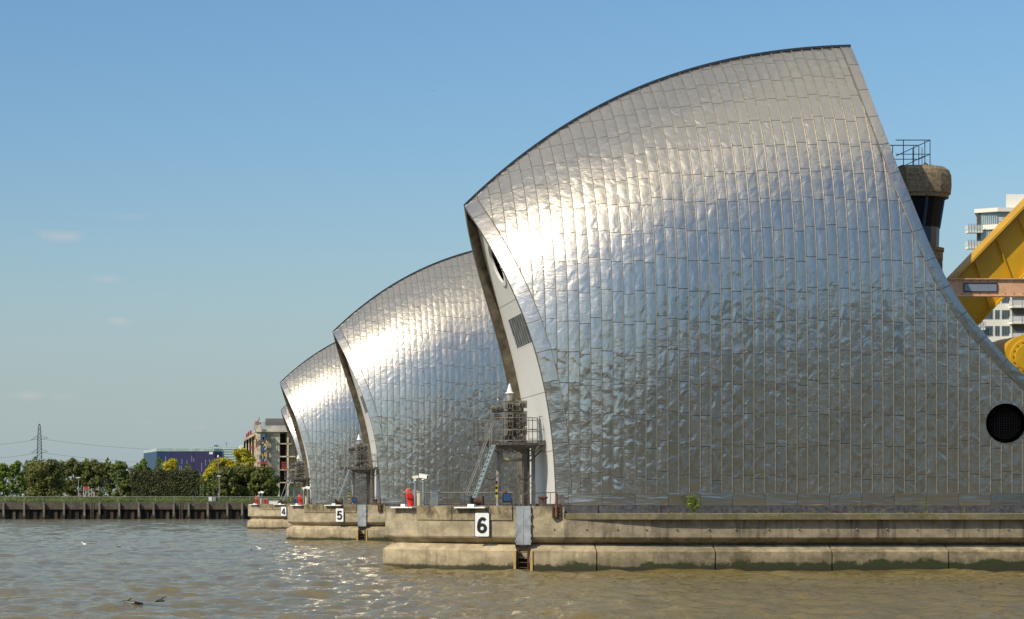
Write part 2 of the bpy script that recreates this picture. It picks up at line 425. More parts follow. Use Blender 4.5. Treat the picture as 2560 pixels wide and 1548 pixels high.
# ------------------------------------------------------------------ river
def build_water():
    rng = np.random.default_rng(3)
    r = np.exp(np.linspace(math.log(30), math.log(372), 640))
    t = np.linspace(-.30, .62, 620)
    Yg, T = np.meshgrid(r, t, indexing='ij')
    X = T * Yg; Y = Yg.copy(); Z = np.zeros_like(X)
    cell = Yg * .0045
    for i in range(130):
        lam = 0.4 * (9 / .4) ** rng.random()
        th = rng.normal(R(75), R(38)) if rng.random() < .75 else rng.random() * 2 * math.pi
        kx, ky = 2 * math.pi / lam * math.cos(th), 2 * math.pi / lam * math.sin(th)
        amp = .0135 * lam ** .72 if lam < 1.6 else .0135 * 1.6 ** .72 * (lam / 1.6) ** .15 * rng.uniform(.5, 1.3)
        ph = rng.random() * 6.28
        # slow warp keeps the crests short
        wx = .8 * np.sin(X * .11 * rng.uniform(.6, 1.4) + ph) + .6 * np.sin(Y * .09 * rng.uniform(.6, 1.4) + 2 * ph)
        env = .55 + .45 * np.sin(X * rng.uniform(.05, .3) + ph * 3) * np.sin(Y * rng.uniform(.04, .2) + ph * 5)
        s = np.sin(kx * (X + wx) + ky * (Y + wx) + ph)
        fade = np.clip(lam / (cell * 2.6) - .4, 0, 1)
        Z += amp * fade * env * (s + .28 * np.cos(2 * (kx * (X + wx) + ky * (Y + wx) + ph)))
    Z *= .68
    Z *= 1 - .25 * np.clip((Y - 150) / 200, 0, 1)
    nr, nc = X.shape
    co = np.stack([X, Y, Z], -1).reshape(-1, 3)
    idx = np.arange(nr * nc).reshape(nr, nc)
    f = np.stack([idx[:-1, :-1], idx[:-1, 1:], idx[1:, 1:], idx[1:, :-1]], -1).reshape(-1, 4)
    # far flat sheet a little lower, reaching away on both sides
    base = len(co)
    S = [(-3000, -2.5, -.35), (3000, -2.5, -.35), (3000, 369.3, -.35), (-3000, 369.3, -.35)]
    co = np.vstack([co, S]); f = np.vstack([f, [[base, base + 1, base + 2, base + 3]]])
    me = bpy.data.meshes.new('river_water')
    me.vertices.add(len(co)); me.vertices.foreach_set('co', co.astype(np.float32).ravel())
    me.loops.add(f.size); me.loops.foreach_set('vertex_index', f.astype(np.int32).ravel())
    me.polygons.add(len(f)); me.polygons.foreach_set('loop_start', np.arange(0, f.size, 4, dtype=np.int32))
    me.polygons.foreach_set('use_smooth', [True] * len(f))
    me.update(calc_edges=True); me.validate()
    m, n, l, b = new_mat('silty_water')
    g = n.new('ShaderNodeNewGeometry').outputs['Position']
    cl = noise(n, l, g, .05, 5, (.6, 1.6, 1))
    l.new(mixc(n, l, ramp(n, l, cl, .35, .65), (.160, .120, .038), (.130, .100, .034)), b.inputs['Base Color'])
    b.inputs['Roughness'].default_value = .05; b.inputs['IOR'].default_value = 1.33
    b1 = noise(n, l, g, 1.5, 6, (.55, 1.0, 1), .62, .3)
    b2 = noise(n, l, g, 6.5, 4, (.6, 1.1, 1), .6)
    hh = math_(n, l, 'ADD', b1, math_(n, l, 'MULTIPLY', b2, .38))
    bp = n.new('ShaderNodeBump'); bp.inputs['Strength'].default_value = 1; bp.inputs['Distance'].default_value = .15
    l.new(hh, bp.inputs['Height']); l.new(bp.outputs[0], b.inputs['Normal'])
    me.materials.append(m)
    o = bpy.data.objects.new('river_water', me); C.objects.link(o)
    tag(o, kind='structure')
build_water()

# ------------------------------------------------------------------ piers
YC, GAP = 94.0, 69.5
NX0, NX1 = 10.4, 54.0
def wplan(X):
    def side(d): return 6 * (1 - (1 - min(max(d, 0) / 12.2, 1)) ** 2) ** .65 if d < 12.2 else 6.0
    return min(side(X - NX0), side(NX1 - X))
def xs_between(a, b, step=.45):
    key = [NX0 + 12.2 * (k / 16) ** 2 for k in range(17)] + [NX1 - 12.2 * (k / 16) ** 2 for k in range(17)]
    key += list(np.arange(NX0 + 12.2, NX1 - 12.2, 2.4))
    return sorted({round(x, 4) for x in key if a + .03 < x < b - .03} | {a, b})
def seg(mb, a, b, prof, m=0, mtop=None, offf=None):
    """a slice of the pier between X=a and X=b; prof = [(Z, offset)...] from top to bottom"""
    xs = xs_between(a, b)
    rings = []
    for Z, off in prof:
        near, far = [], []
        for x in xs:
            o = off if offf is None else offf(x, off)
            w = max(wplan(x) + o, .04)
            dx = 0
            if x <= NX0 + .5: dx = -o * max(0, 1 - (x - NX0) / .5)
            if x >= NX1 - .5: dx = o * max(0, 1 - (NX1 - x) / .5)
            near.append((x + dx, YC - w, Z)); far.append((x + dx, YC + w, Z))
        rings.append(near + far[::-1])
    n = len(rings[0]); vs = [p for r in rings for p in r]; fs = []
    for j in range(len(rings) - 1):
        for k in range(n): fs.append((j * n + k, j * n + (k + 1) % n, (j + 1) * n + (k + 1) % n, (j + 1) * n + k))
    mb.add(vs, fs, m)
    t = MB(); xsn = len(xs)
    for base, mm in ((0, m if mtop is None else mtop), ((len(rings) - 1) * n, m)):
        vv = vs[base:base + n]
        mb.add(vv, [(k, k + 1, n - 2 - k, n - 1 - k) for k in range(xsn - 1)], mm)

pier = empty('barrier_pier', (30, YC, 0), 'nearest concrete river pier with the long mossy ledge, under the largest steel shell', 'pier', 'concrete piers across the river')
mb = MB(); seg(mb, NX0, 17.45, [(2.75, 0), (1.45, 0), (1.38, -.05), (1.10, -.62), (.5, -.62)])
mb.build('bow_block', M['conc'], pier, merge=.0005)
mb = MB(); seg(mb, 17.45, NX1, [(2.22, 0), (1.44, 0), (1.38, -.05), (1.10, -.62), (.5, -.62)])
mb.build('side_wall', M['conc_body'], pier, merge=.0005)
mb = MB()
cuts = [NX0, 15.52, 16.12] + [18.75 + 4.93 * k for k in range(8)] + [NX1]
for i, (a, b) in enumerate(zip(cuts[:-1], cuts[1:])):
    if i == 1: continue
    a2 = a + (.03 if i > 2 else 0); b2 = b - (.03 if 1 < i < len(cuts) - 2 else 0)
    seg(mb, a2, b2, [(1.125, -.40), (.87, .06), (.84, .10), (-1.5, .10)])
mb.build('footing', M['conc_low'], pier, merge=.0005)
mb = MB(); seg(mb, NX0 + 1, NX1 - 1, [(1.0, -.85), (-1.5, -.85)])
mb.build('core', M['rust_dark'], pier)
def ledge_off(x, off): return off * min(1, max(0, (x - 17.45) / 3.4)) + .01
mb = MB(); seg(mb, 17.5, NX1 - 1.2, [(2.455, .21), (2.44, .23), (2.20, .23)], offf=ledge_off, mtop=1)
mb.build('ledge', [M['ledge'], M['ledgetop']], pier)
mb = MB(); seg(mb, 17.46, 45, [(2.86, -.62), (2.45, -.62)])
for k in range(9): mb.box(18.9 + k * 2.6, 18.93 + k * 2.6, YC - wplan(19 + k * 2.6) + .595, YC - wplan(19 + k * 2.6) + .64, 2.46, 2.80)
mb.build('plinth', M['plinth'], pier)
# raised coping band with joints on the bow
mb = MB()
jx = [11.55, 12.95, 14.40, 15.36]
for a, b in zip(jx[:-1], jx[1:]):
    seg(mb, a + .018, b - .018, [(2.78, .06), (2.16, .06), (2.15, 0)])
mb.build('coping_band', M['coping'], pier, merge=.0005)
# white fixing plates at the edge of the deck
def wall_pt(X, off=0):
    w = wplan(X); e = .05; d = (wplan(X + e) - wplan(X - e)) / (2 * e)
    nrm = Vector((-d, -1, 0)).normalized()
    return Vector((X, YC - w, 0)) + nrm * off, nrm, Vector((1, -d, 0)).normalized()
for a, b in ((10.75, 11.55), (13.15, 14.35)):
    mb = MB(); p0, n0, t0 = wall_pt(a, .12); p1, _, _ = wall_pt(b, .12)
    q = (p1 - p0).to_track_quat('X', 'Z').to_matrix()
    mb.obox((p0 + p1) / 2 + Vector((0, 0, 2.70)), ((p1 - p0).length, .34, .055), q)
    mb.obox((p0 + p1) / 2 + Vector((.05, .12, 2.79)), (.3, .2, .12), q)
    mb.build('edge_plate', M['white_paint'], pier)
# bolts along the wall
mb = MB()
for k in range(24):
    X = 17.0 + 1.27 * k + RNG.uniform(-.08, .08)
    p, nn, _ = wall_pt(X, -.02)
    mb = MB(); mb.tube(p + Vector((0, 0, 1.80)), p + nn * .085 + Vector((0, 0, 1.80)), .035, .03, 8); mb.build('wall_bolt', M['galv'], pier)

# steel plate of the slot and ladder below
mb = MB(); p, nn, tt = wall_pt(15.82, .05)
q = Matrix((tt, nn, Vector((0, 0, 1)))).transposed()
mb.obox(p + Vector((0, 0, 1.94)), (.64, .12, 1.66), q)
mb.obox(p + nn * .065 + Vector((0, 0, 1.94)), (.03, .02, 1.66), q)
for z in (1.25, 1.5, 2.0, 2.4): 
    for s in (-1, 1): mb.obox(p + tt * .33 * s + Vector((0, 0, z)), (.05, .16, .09), q)
mb.build('slot_plate', M['steel_pale'], pier)
mb = MB()
for s in (-1, 1): mb.beam(p + tt * .21 * s + Vector((0, .12, 1.12)), p + tt * .21 * s + Vector((0, .12, -.5)), .04, .05)
for k in range(7): mb.tube(p + tt * .21 + Vector((0, .12, 1.0 - .22 * k)), p - tt * .21 + Vector((0, .12, 1.0 - .22 * k)), .017)
mb.build('slot_ladder', M['rust_dark'], pier)
for s in (-1, 1):
    mb = MB(); mb.obox(p + tt * .36 * s + nn * .02 + Vector((0, 0, .36)), (.10, .16, 1.0), q)
    mb.build('timber_fender', plain('ochre_timber', (.40, .27, .09), .8), pier)

# ------------------------------------------------------------------ the steel shells
KP = YC / FPX
rp = [(1117, 496), (1160, 455), (1220, 403), (1290, 350), (1380, 291), (1500, 228), (1620, 181), (1740, 148), (1880, 124), (2000, 113), (2046, 112)]
rx = np.array([(a * 1.039 - CX) * KP for a, b in rp]); rz = np.array([(CY - b * 1.039) * KP for a, b in rp])
rfit = np.polyfit(rx, rz, 5)
XT, XE = rx[0], rx[-1]
def Zr(X, ins=0.0):
    X = np.asarray(X, float)
    z = np.polyval(rfit, np.clip(X, XT - .4, XE))
    z = np.where(X > XE, z + 0 * X, z)
    return z - ins
_wt = np.linspace(NX0, NX1, 400); _wv = np.array([wplan(x) for x in _wt])
def Gp(X): return np.interp(X, _wt, _wv) - .65
def gh(X, z, ins=0.0):
    u = np.clip(np.asarray(z) / Zr(X, ins), 0, 1)
    return (Gp(X) - ins) * (1 - u ** 4.5)
def solve(px, py):
    Y = 90.0
    for _ in range(30):
        X = (px - CX) / FPX * Y; z = (CY - py) / FPX * Y
        Y = .5 * Y + .5 * (YC - float(gh(X, z)))
    return X, z
lc = [(1222, 612), (1268.5, 694.6), (1307, 777), (1332, 854), (1354, 937), (1370, 1014), (1383, 1096), (1388.5, 1168), (1391, 1245)]
L = [solve(*p) for p in lc] + [(float(XT), float(rz[0]))]
L.sort(key=lambda p: p[1])
lz = np.array([p[1] for p in L]); lx = np.array([p[0] for p in L])
lfit = np.polyfit(lz, lx, 4)
ZT = float(rz[0])
def Xl(z): return np.polyval(lfit, z)
_z = np.linspace(-.13, ZT, 200); _x = Xl(_z); _x = _x + (XT - _x[-1]) * np.clip((_z - ZT * .7) / (ZT * .3), 0, 1) ** 2
def Xl(z): return np.interp(z, _z, _x)
rcut = [(2070, 170), (2100, 250), (2130, 325), (2160, 405), (2190, 475), (2230, 575), (2265, 650), (2310, 730), (2360, 795), (2410, 850), (2464, 905)]
Rr = [(float(XE), float(rz[-1]))] + [solve(a * 1.039, b * 1.039) for a, b in rcut] + [(39.1, 3.75), (40.9, 2.6), (42.4, 1.75), (43.6, 1.0), (44.6, .25), (44.9, -.13)]
Rr.sort(key=lambda p: p[1])
_rz = np.array([p[1] for p in Rr]); _rx = np.array([p[0] for p in Rr])
zz = np.linspace(-.13, _rz[-1], 300); xx = np.interp(zz, _rz, _rx)
kern = np.ones(21) / 21
pad = np.concatenate([xx[0] + (xx[0] - xx[1:11][::-1]), xx, xx[-1] + (xx[-1] - xx[-11:-1][::-1])])
xx = np.convolve(pad, kern, 'valid'); xx[-1] = XE
_rz, _rx = zz, xx
def Xr(z): return np.interp(z, _rz, _rx)
def zlo(X): return float(np.interp(X, _x[::-1], _z[::-1])) if X < _x[0] else -9
def zhi(X): return float(np.interp(X, _rx[::-1], _rz[::-1])) if X > XE else float(Zr(X))
print('ridge', XT, ZT, XE, rz[-1], 'base', Xl(0), Xr(0))

PITCH = .458; U0 = 17.74
ZB = .40
HOLE = (36.25, 3.39, .77)
def S(X, z, side, off=0.0, ins=0.0):
    """point on the shell; side -1 near half, +1 far half; off pushes outward"""
    g = float(gh(X, z, ins)); e = .02
    gx = (float(gh(X + e, z, ins)) - float(gh(X - e, z, ins))) / (2 * e)
    gz = (float(gh(X, min(z + e, float(Zr(X)) - .001), ins)) - float(gh(X, z - e, ins))) / (2 * e)
    nrm = Vector((-gx, side, -gz)); nrm.normalize()
    p = Vector((X, YC + side * g, HC + z))
    return p + nrm * off if off else p

def half_shell(mb, side, ins=0.0, uv=True, fine=True):
    xs = set()
    k0 = int((XT - U0) / PITCH) - 1
    X = U0 + k0 * PITCH
    while X < _rx[0]:
        for j in range(2 if fine else 1):
            x = X + PITCH * j / 2
            if XT + .02 < x < _rx[0] - .03: xs.add(round(x, 4))
        X += PITCH
    for z in np.linspace(ZB, ZT * .97, 26): xs.add(round(float(Xl(z)), 4))
    for z in np.linspace(ZB, float(rz[-1]) * .985, 40): xs.add(round(float(Xr(z)), 4))
    xs.add(round(float(XE), 4)); xs.add(round(float(XT) + .01, 4))
    if fine and side < 0:
        for x in np.arange(HOLE[0] - .9, HOLE[0] + .9, .07): xs.add(round(float(x), 4))
    xs = sorted(xs); xs = [x for i, x in enumerate(xs) if i == 0 or x - xs[i - 1] > .012]
    Mr = 64 if fine else 24
    rows, uvs = [], []
    for x in xs:
        a = max(zlo(x), ZB); b = min(zhi(x), float(Zr(x))) - ins * .9
        b = max(b, a + .001)
        t = np.linspace(0, 1, Mr)
        if b > 9: t = 1 - (1 - t) ** 1.25
        zs = a + (b - a) * t
        g = gh(np.full(Mr, x), zs, ins)
        zl = np.linspace(0, b, 160); gl = gh(np.full(160, x), zl, ins)
        al = np.concatenate([[0], np.cumsum(np.hypot(np.diff(zl), np.diff(gl)))])
        v = np.interp(zs, zl, al) / 1.33
        rows.append([(x, YC + side * gg, HC + z_) for gg, z_ in zip(g, zs)])
        uvs.append([((x - U0) / PITCH, vv) for vv in v])
    nr, nc = len(rows), Mr
    vs = [p for r in rows for p in r]; us = [p for r in uvs for p in r]
    fs = []
    for j in range(nr - 1):
        for i in range(nc - 1):
            q = (j * nc + i, (j + 1) * nc + i, (j + 1) * nc + i + 1, j * nc + i + 1)
            if side < 0:
                cxm = (vs[q[0]][0] + vs[q[2]][0]) / 2 - HOLE[0]; czm = (vs[q[0]][2] + vs[q[2]][2]) / 2 - HC - HOLE[1]
                if math.hypot(cxm, czm) < HOLE[2] + (0 if fine else .38): continue
            fs.append(q if side < 0 else tuple(reversed(q)))
    mb.add(vs, fs, 0, us if uv else None)

_lc = np.stack([Xl(np.linspace(0, ZT, 90)), np.linspace(0, ZT, 90)], 1)
_rc = np.stack([Xr(np.linspace(0, float(rz[-1]), 140)), np.linspace(0, float(rz[-1]), 140)], 1)
def cutdist(x, z):
    return min(np.hypot(_lc[:, 0] - x, _lc[:, 1] - z).min(), np.hypot(_rc[:, 0] - x, _rc[:, 1] - z).min() + .05)
def ribs(mb, side):
    k0 = int((XT - U0) / PITCH)
    for k in range(k0, int((_rx[0] - U0) / PITCH) + 1):
        x = U0 + k * PITCH
        if x < XT + .3 or x > _rx[0] - .8: continue
        a = max(zlo(x), ZB); b = zhi(x) - .02
        if b - a < .5: continue
        n_ = max(8, int((b - a) / .22))
        t = np.linspace(0, 1, n_); t = 1 - (1 - t) ** (1.25 if b > 9 else 1)
        pts = []
        for z in a + (b - a) * t:
            z = float(z)
            if side < 0 and math.hypot(x - HOLE[0], z - HOLE[1]) < HOLE[2] + .1:
                if len(pts) > 1: rib_strip(mb, pts)
                pts = []; continue
            if cutdist(x, z) < .5:
                if len(pts) > 1: rib_strip(mb, pts)
                pts = []; continue
            pts.append((S(x, z, side), S(x, z, side, .034)))
        if len(pts) > 1: rib_strip(mb, pts)
def rib_strip(mb, pts):
    w = Vector((.011, 0, 0))
    rows = []
    for p, q in pts: rows.append([p - w, q - w, q + w, p + w])
    mb.grid(rows, 1)

def trim_strip(mb, cut, side, wd=.52, m=0):
    if cut == 'left': zs = np.linspace(-.13, ZT, 60); Xf = Xl
    else: zs = np.linspace(-.13, float(rz[-1]), 80); Xf = Xr
    sgn = 1 if cut == 'left' else -1
    rows, uvs = [], []; acc_ = 0; prev = None
    for z in zs:
        z = float(z); x = float(Xf(z)); e = .15
        tx = float(Xf(min(z + e, zs[-1])) - Xf(max(z - e, zs[0]))); tz = min(z + e, zs[-1]) - max(z - e, zs[0])
        t = Vector((tx, 0, tz)).normalized(); nin = Vector((t.z, 0, -t.x)) * sgn
        if cut == 'left' and nin.z > 0: pass
        if prev: acc_ += math.hypot(x - prev[0], z - prev[1])
        prev = (x, z)
        row = [S(x, z, side, 0, .28) if z < ZT - .5 else S(x, z, side) + Vector((.12 * sgn, 0, -.25))]
        u_ = [(0, acc_ / 1.33)]
        for s_ in (0, .25, .5, .75, 1.0):
            X_ = x + nin.x * wd * s_; Z_ = z + nin.z * wd * s_
            Z_ = max(-.13, min(Z_, float(Zr(X_)) - .002))
            row.append(S(X_, Z_, side, .03)); u_.append((.02 + .96 * s_, acc_ / 1.33))
        X_ = x + nin.x * wd; Z_ = max(-.13, min(z + nin.z * wd, float(Zr(X_)) - .002))
        row.append(S(X_, Z_, side, -.01)); u_.append((.99, acc_ / 1.33))
        rows.append(row); uvs.append(u_)
    mb.grid(rows, m, uvs)
    ed = [r_[-2] for r_ in rows]
    for a, b in zip(ed[:-1], ed[1:]):
        if (b - a).length > .02: mb.beam(a, b, .022, .05, 1)

def base_strip(mb, side):
    xs = np.linspace(float(Xl(0)) + .3, float(Xr(0)) - .5, 60)
    rows, uvs = [], []
    for x in xs:
        x = float(x)
        row = []; u_ = []
        for z, off, v in ((ZB + .012, .0, .98), (ZB + .01, .035, .95), (0.0, .035, .3), (-.11, .03, .1), (-.13, -.10, .02)):
            row.append(S(x, max(z, -.13), side, off) if z >= 0 else S(x, 0, side, off) + Vector((0, 0, z))); u_.append(((x - U0) / (3 * PITCH), v))
        rows.append(row); uvs.append(u_)
    mb.grid(rows, 0, uvs)

shell = empty('roof_shell', (30, YC, 2.8), 'largest and nearest curved stainless steel shell, with a round hole low on its right', 'shell roof', 'steel shells standing on the piers')
mb = MB(); half_shell(mb, -1); ribs(mb, -1); mb.build('cladding', [M['clad'], M['rib']], shell, smooth=True, recalc=False)
mb = MB(); half_shell(mb, 1); mb.build('cladding', [M['clad'], M['rib']], shell, smooth=True, recalc=False)
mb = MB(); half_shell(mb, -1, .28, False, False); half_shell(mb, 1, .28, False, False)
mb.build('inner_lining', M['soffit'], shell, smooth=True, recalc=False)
for cut in ('left', 'right'):
    for side in (-1, 1):
        mb = MB(); trim_strip(mb, cut, side, .60 if cut == 'left' else .46)
        mb.build('edge_trim', [M['trim'], M['rib']], shell, smooth=False)
for side in (-1, 1):
    mb = MB(); base_strip(mb, side); mb.build('base_trim', M['trim'], shell)
# ridge capping
mb = MB(); pts = [Vector((float(x), YC, HC + float(Zr(x)) + .02)) for x in np.linspace(XT, XE, 50)]
for a, b in zip(pts[:-1], pts[1:]): mb.beam(a, b, .10, .16)
mb.build('ridge_cap', M['blackline'], shell)
# white end wall, set back inside the opening
def end_wall(cut, rec, mat, nm):
    Xf = (lambda z: float(Xl(z)) + rec) if cut == 'left' else (lambda z: float(Xr(z)) - rec)
    zmax = (ZT if cut == 'left' else float(rz[-1])) - .9
    mb = MB(); rows = []
    for z in np.linspace(-.4, zmax, 90):
        z = float(z); x = Xf(max(z, 0))
        gg = max(float(gh(x, max(z, 0), .28)), .02)
        rows.append([(x, YC - gg + 2 * gg * t, HC + z) for t in np.linspace(0, 1, 40)])
    vs = [p for r in rows for p in r]; fs = []
    for j in range(89):
        for i in range(39):
            q = (j * 40 + i, j * 40 + i + 1, (j + 1) * 40 + i + 1, (j + 1) * 40 + i)
            if cut == 'left':
                my = (vs[q[0]][1] + vs[q[2]][1]) / 2 - YC; mz = (vs[q[0]][2] + vs[q[2]][2]) / 2 - HC - 10.8
                if math.hypot(my, mz) < .86: continue
                if abs(my) < 2.2 and abs((vs[q[0]][2] + vs[q[2]][2]) / 2 - HC - 7.75) < .68: continue
            fs.append(q)
    mb.add(vs, fs)
    return mb.build(nm, mat, shell, smooth=True), Xf
ew, XW = end_wall('left', .48, M['white_wall'], 'end_wall')
end_wall('right', .7, M['grey_wall'], 'rear_wall')
mb = MB()
for z in (2.3, 4.9, 9.1):
    x = XW(z); gg = float(gh(x, z, .28)) - .02
    mb.box(x - .012, x + .02, YC - gg, YC + gg, HC + z, HC + z + .03)
mb.build('panel_joint', M['grey_wall'], ew)
# porthole ring and louvre on the end wall
def wall_ring(mb, zc, r0, r1, d0, d1, n=40, m=0):
    rows = []
    for k in range(n + 1):
        t = 2 * math.pi * k / n; row = []
        for r, d in ((r0, d0), (r0, d1), (r1, d1), (r1, d0)):
            z = zc + r * math.sin(t); row.append((XW(z) + d, YC + r * math.cos(t), HC + z))
        rows.append(row)
    mb.grid(rows, m)
mb = MB(); wall_ring(mb, 10.8, .84, 1.02, .06, -.06); mb.build('porthole_rim', M['white_paint'], ew)
mb = MB(); z0 = 10.8; pts = [(XW(z0 + .9 * math.sin(2 * math.pi * k / 32)) + .30, YC + .9 * math.cos(2 * math.pi * k / 32), HC + z0 + .9 * math.sin(2 * math.pi * k / 32)) for k in range(32)]
mb.add(pts, [tuple(range(32))]); mb.build('porthole_glass', M['soffit'], ew)
mb = MB(); mb.add([(XW(7.0) + .3, YC - 2.3, HC + 7.0), (XW(7.0) + .3, YC + 2.3, HC + 7.0), (XW(8.5) + .3, YC + 2.3, HC + 8.5), (XW(8.5) + .3, YC - 2.3, HC + 8.5)], [(0, 1, 2, 3)])
mb.build('louvre_shade_sheet', M['dark'], ew)  # black sheet painted as the shade behind the blades
mb = MB()
for k in range(22):
    z = 7.1 + k * .063; x = XW(z)
    mb.obox((x + .06, YC, HC + z), (.10, 4.4, .034), Matrix.Rotation(R(-35), 3, 'Y'))
for k in range(9):
    y = YC - 2.2 + k * .55; mb.beam((XW(7.05), y, HC + 7.05), (XW(8.45), y, HC + 8.45), .03, .03)
mb.build('louvre_grille', M['steel_pale'], ew)
# round opening on the near side
def ring_y(mb, r0, r1, o0, o1, n=48, m=0):
    rows = []
    for k in range(n + 1):
        t = 2 * math.pi * k / n; row = []
        for r, o in ((r0, o0), (r0, o1), (r1, o1), (r1, o0)):
            row.append(S(HOLE[0] + r * math.cos(t), HOLE[1] + r * math.sin(t), -1, o))
        rows.append(row)
    mb.grid(rows, m)
mb = MB(); ring_y(mb, HOLE[2] - .02, HOLE[2] + .07, -.02, .03); ring_y(mb, HOLE[2] - .05, HOLE[2] - .02, -.55, .03)
rim = mb.build('vent_rim', M['trim'], shell, smooth=False)
mb = MB(); yv = S(HOLE[0], HOLE[1], -1).y
mb.tube((HOLE[0], yv + .95, HC + HOLE[1]), (HOLE[0], yv + .99, HC + HOLE[1]), 1.6, 1.6, 32)
mb.build('vent_shade_disc', M['dark'], shell)  # black disc closing the vent, painted as its unlit depth
mb = MB()
for k in range(-7, 8):
    c = k * .105; h = math.sqrt(max(HOLE[2] ** 2 - c * c, 0))
    mb.beam((HOLE[0] + c, yv + .14, HC + HOLE[1] - h), (HOLE[0] + c, yv + .14, HC + HOLE[1] + h), .008, .008)
    mb.beam((HOLE[0] - h, yv + .14, HC + HOLE[1] + c), (HOLE[0] + h, yv + .14, HC + HOLE[1] + c), .008, .008)
mb.build('vent_grille', M['black_paint'], shell)
# ------------------------------------------------------------------ signal tower on the bow of each pier
DECK = 2.75
def rail_loop(mb, pts, h0, h1, r=.017, nv=3):
    """a guard panel: rounded frame with uprights between plan points pts, heights h0..h1"""
    for (a, b) in zip(pts[:-1], pts[1:]):
        a = Vector(a); b = Vector(b)
        for h in (h0 + .08, (h0 + h1) / 2, h1): mb.tube(a + Vector((0, 0, h)), b + Vector((0, 0, h)), r, r, 6)
        for k in range(nv + 1):
            p = a.lerp(b, k / nv); mb.tube(p + Vector((0, 0, h0)), p + Vector((0, 0, h1)), r * .85, None, 6)

tx, ty = 16.3, 93.9
zp = P(1290, 1107, ty).z           # platform level
tower = empty('signal_tower', (tx, ty, DECK), 'steel signal tower with lamps and white cone in front of the nearest shell opening', 'signal tower', 'signal towers on the pier bows')
# columns
cxs = [(P(1254, 0, ty).x, ty + .15, .085, 'col_steel'), (P(1314, 0, ty).x, ty - .1, .15, 'dk_steel'), (P(1333, 0, ty + 1).x, ty + 1.0, .09, 'col_steel'), (P(1246, 0, ty + 1).x, ty + 1.1, .09, 'col_steel')]
for x, y, r, mt in cxs:
    mb = MB()
    if r > .12:
        mb.box(x - r, x + r, y - .02, y + .02, DECK, zp - .1); mb.box(x - r, x - r + .03, y - .14, y + .14, DECK, zp - .1); mb.box(x + r - .03, x + r, y - .14, y + .14, DECK, zp - .1)
        for k in range(14): mb.tube((x - r - .02, y - .1, DECK + .9 + k * .12), (x - r, y - .1, DECK + .9 + k * .12), .014)
    else: mb.tube((x, y, DECK), (x, y, zp - .1), r, r, 14); mb.tube((x, y, DECK), (x, y, DECK + .03), r * 1.9, None, 14); mb.tube((x, y, zp - .3), (x, y, zp - .1), r, r * 1.9, 14)
    mb.build('column', M[mt], tower)
buff = plain('weathered_buff_steel', (.34, .28, .19), .6, .1, .3)
mb = MB(); mb.beam((cxs[0][0], ty, P(0, 1148, ty).z), (cxs[1][0], ty, P(0, 1148, ty).z), .10, .13); mb.build('cross_beam', buff, tower)
mb = MB(); mb.beam((cxs[3][0], ty + 1.05, P(0, 1150, ty).z), (cxs[2][0], ty + 1.05, P(0, 1150, ty).z), .10, .10)
mb.build('cross_beam', buff, tower)
for (a, b) in (((cxs[1][0], ty, zp - .75), (P(1358, 0, ty).x, ty, zp - .12)), ((cxs[0][0], ty, zp - .55), (P(1215, 0, ty).x, ty, zp - .12)), ((cxs[1][0], ty, zp - .55), (cxs[0][0] + .3, ty - .3, zp - .12)), ((cxs[2][0], ty + 1, zp - .7), (P(1362, 0, ty + 1).x, ty + 1, zp - .12))):
    mb = MB(); mb.beam(a, b, .05, .07); mb.build('brace', M['dk_steel'], tower)
# platform: round dish in the middle, side wings
mb = MB()
xa, xb, xc, xd = P(1193, 0, ty).x, P(1245, 0, ty).x, P(1340, 0, ty).x, P(1379, 0, ty).x
mb.lathe((tx - .06, ty, zp - .34), [(.25, 0), (.62, .06), (.98, .22), (1.0, .34)], 20)
mb.box(xa, xb + .2, ty - .25, ty + 1.5, zp - .10, zp); mb.box(xb, xc, ty + .5, ty + 2.3, zp - .09, zp - .003)
mb.box(xc - .2, xd, ty - .2, ty + 2.3, zp - .085, zp + .01)
mb.box(xa, xb, ty - .27, ty - .25, zp - .13, zp + .09); mb.box(xc, xd, ty - .22, ty - .2, zp - .12, zp + .10)
rng = random.Random(2)
for k in range(26):
    x = rng.uniform(xb, xc); y = ty + rng.uniform(-.7, .6); mb.beam((x, y, zp - rng.uniform(.3, .5)), (x + rng.uniform(-.4, .4), y + rng.uniform(-.3, .3), zp - rng.uniform(.2, .4)), .025, .025)
mb.build('platform', M['dk_steel'], tower)
mb = MB()
c = Vector((tx - .06, ty, 0)); ring = [(c.x + 1.02 * math.cos(R(t)), c.y + 1.02 * math.sin(R(t)), zp) for t in (200, 230, 255, 285, 310, 340)]
rail_loop(mb, ring, 0.0, 1.10, nv=1)
rail_loop(mb, [(xa, ty + .95, zp), (xa, ty - .22, zp), (P(1231, 0, ty).x, ty - .22, zp)], 0, .98, nv=2)
rail_loop(mb, [(P(1346, 0, ty).x, ty - .18, zp), (P(1378, 0, ty).x, ty - .18, zp), (P(1378, 0, ty).x, ty + .85, zp)], 0, 1.18, nv=2)
rail_loop(mb, [(P(1319, 0, ty).x, ty - .3, zp), (P(1341, 0, ty).x, ty - .2, zp)], .08, 1.12, nv=1)
rail_loop(mb, [(xa, ty + .95, zp), (xb, ty + .95, zp), (tx, ty + 1.0, zp), (xc, ty + .85, zp), (xd, ty + .85, zp)], 0, 1.05, nv=3)
mb.build('guard_rail', M['tower_rail'], tower)
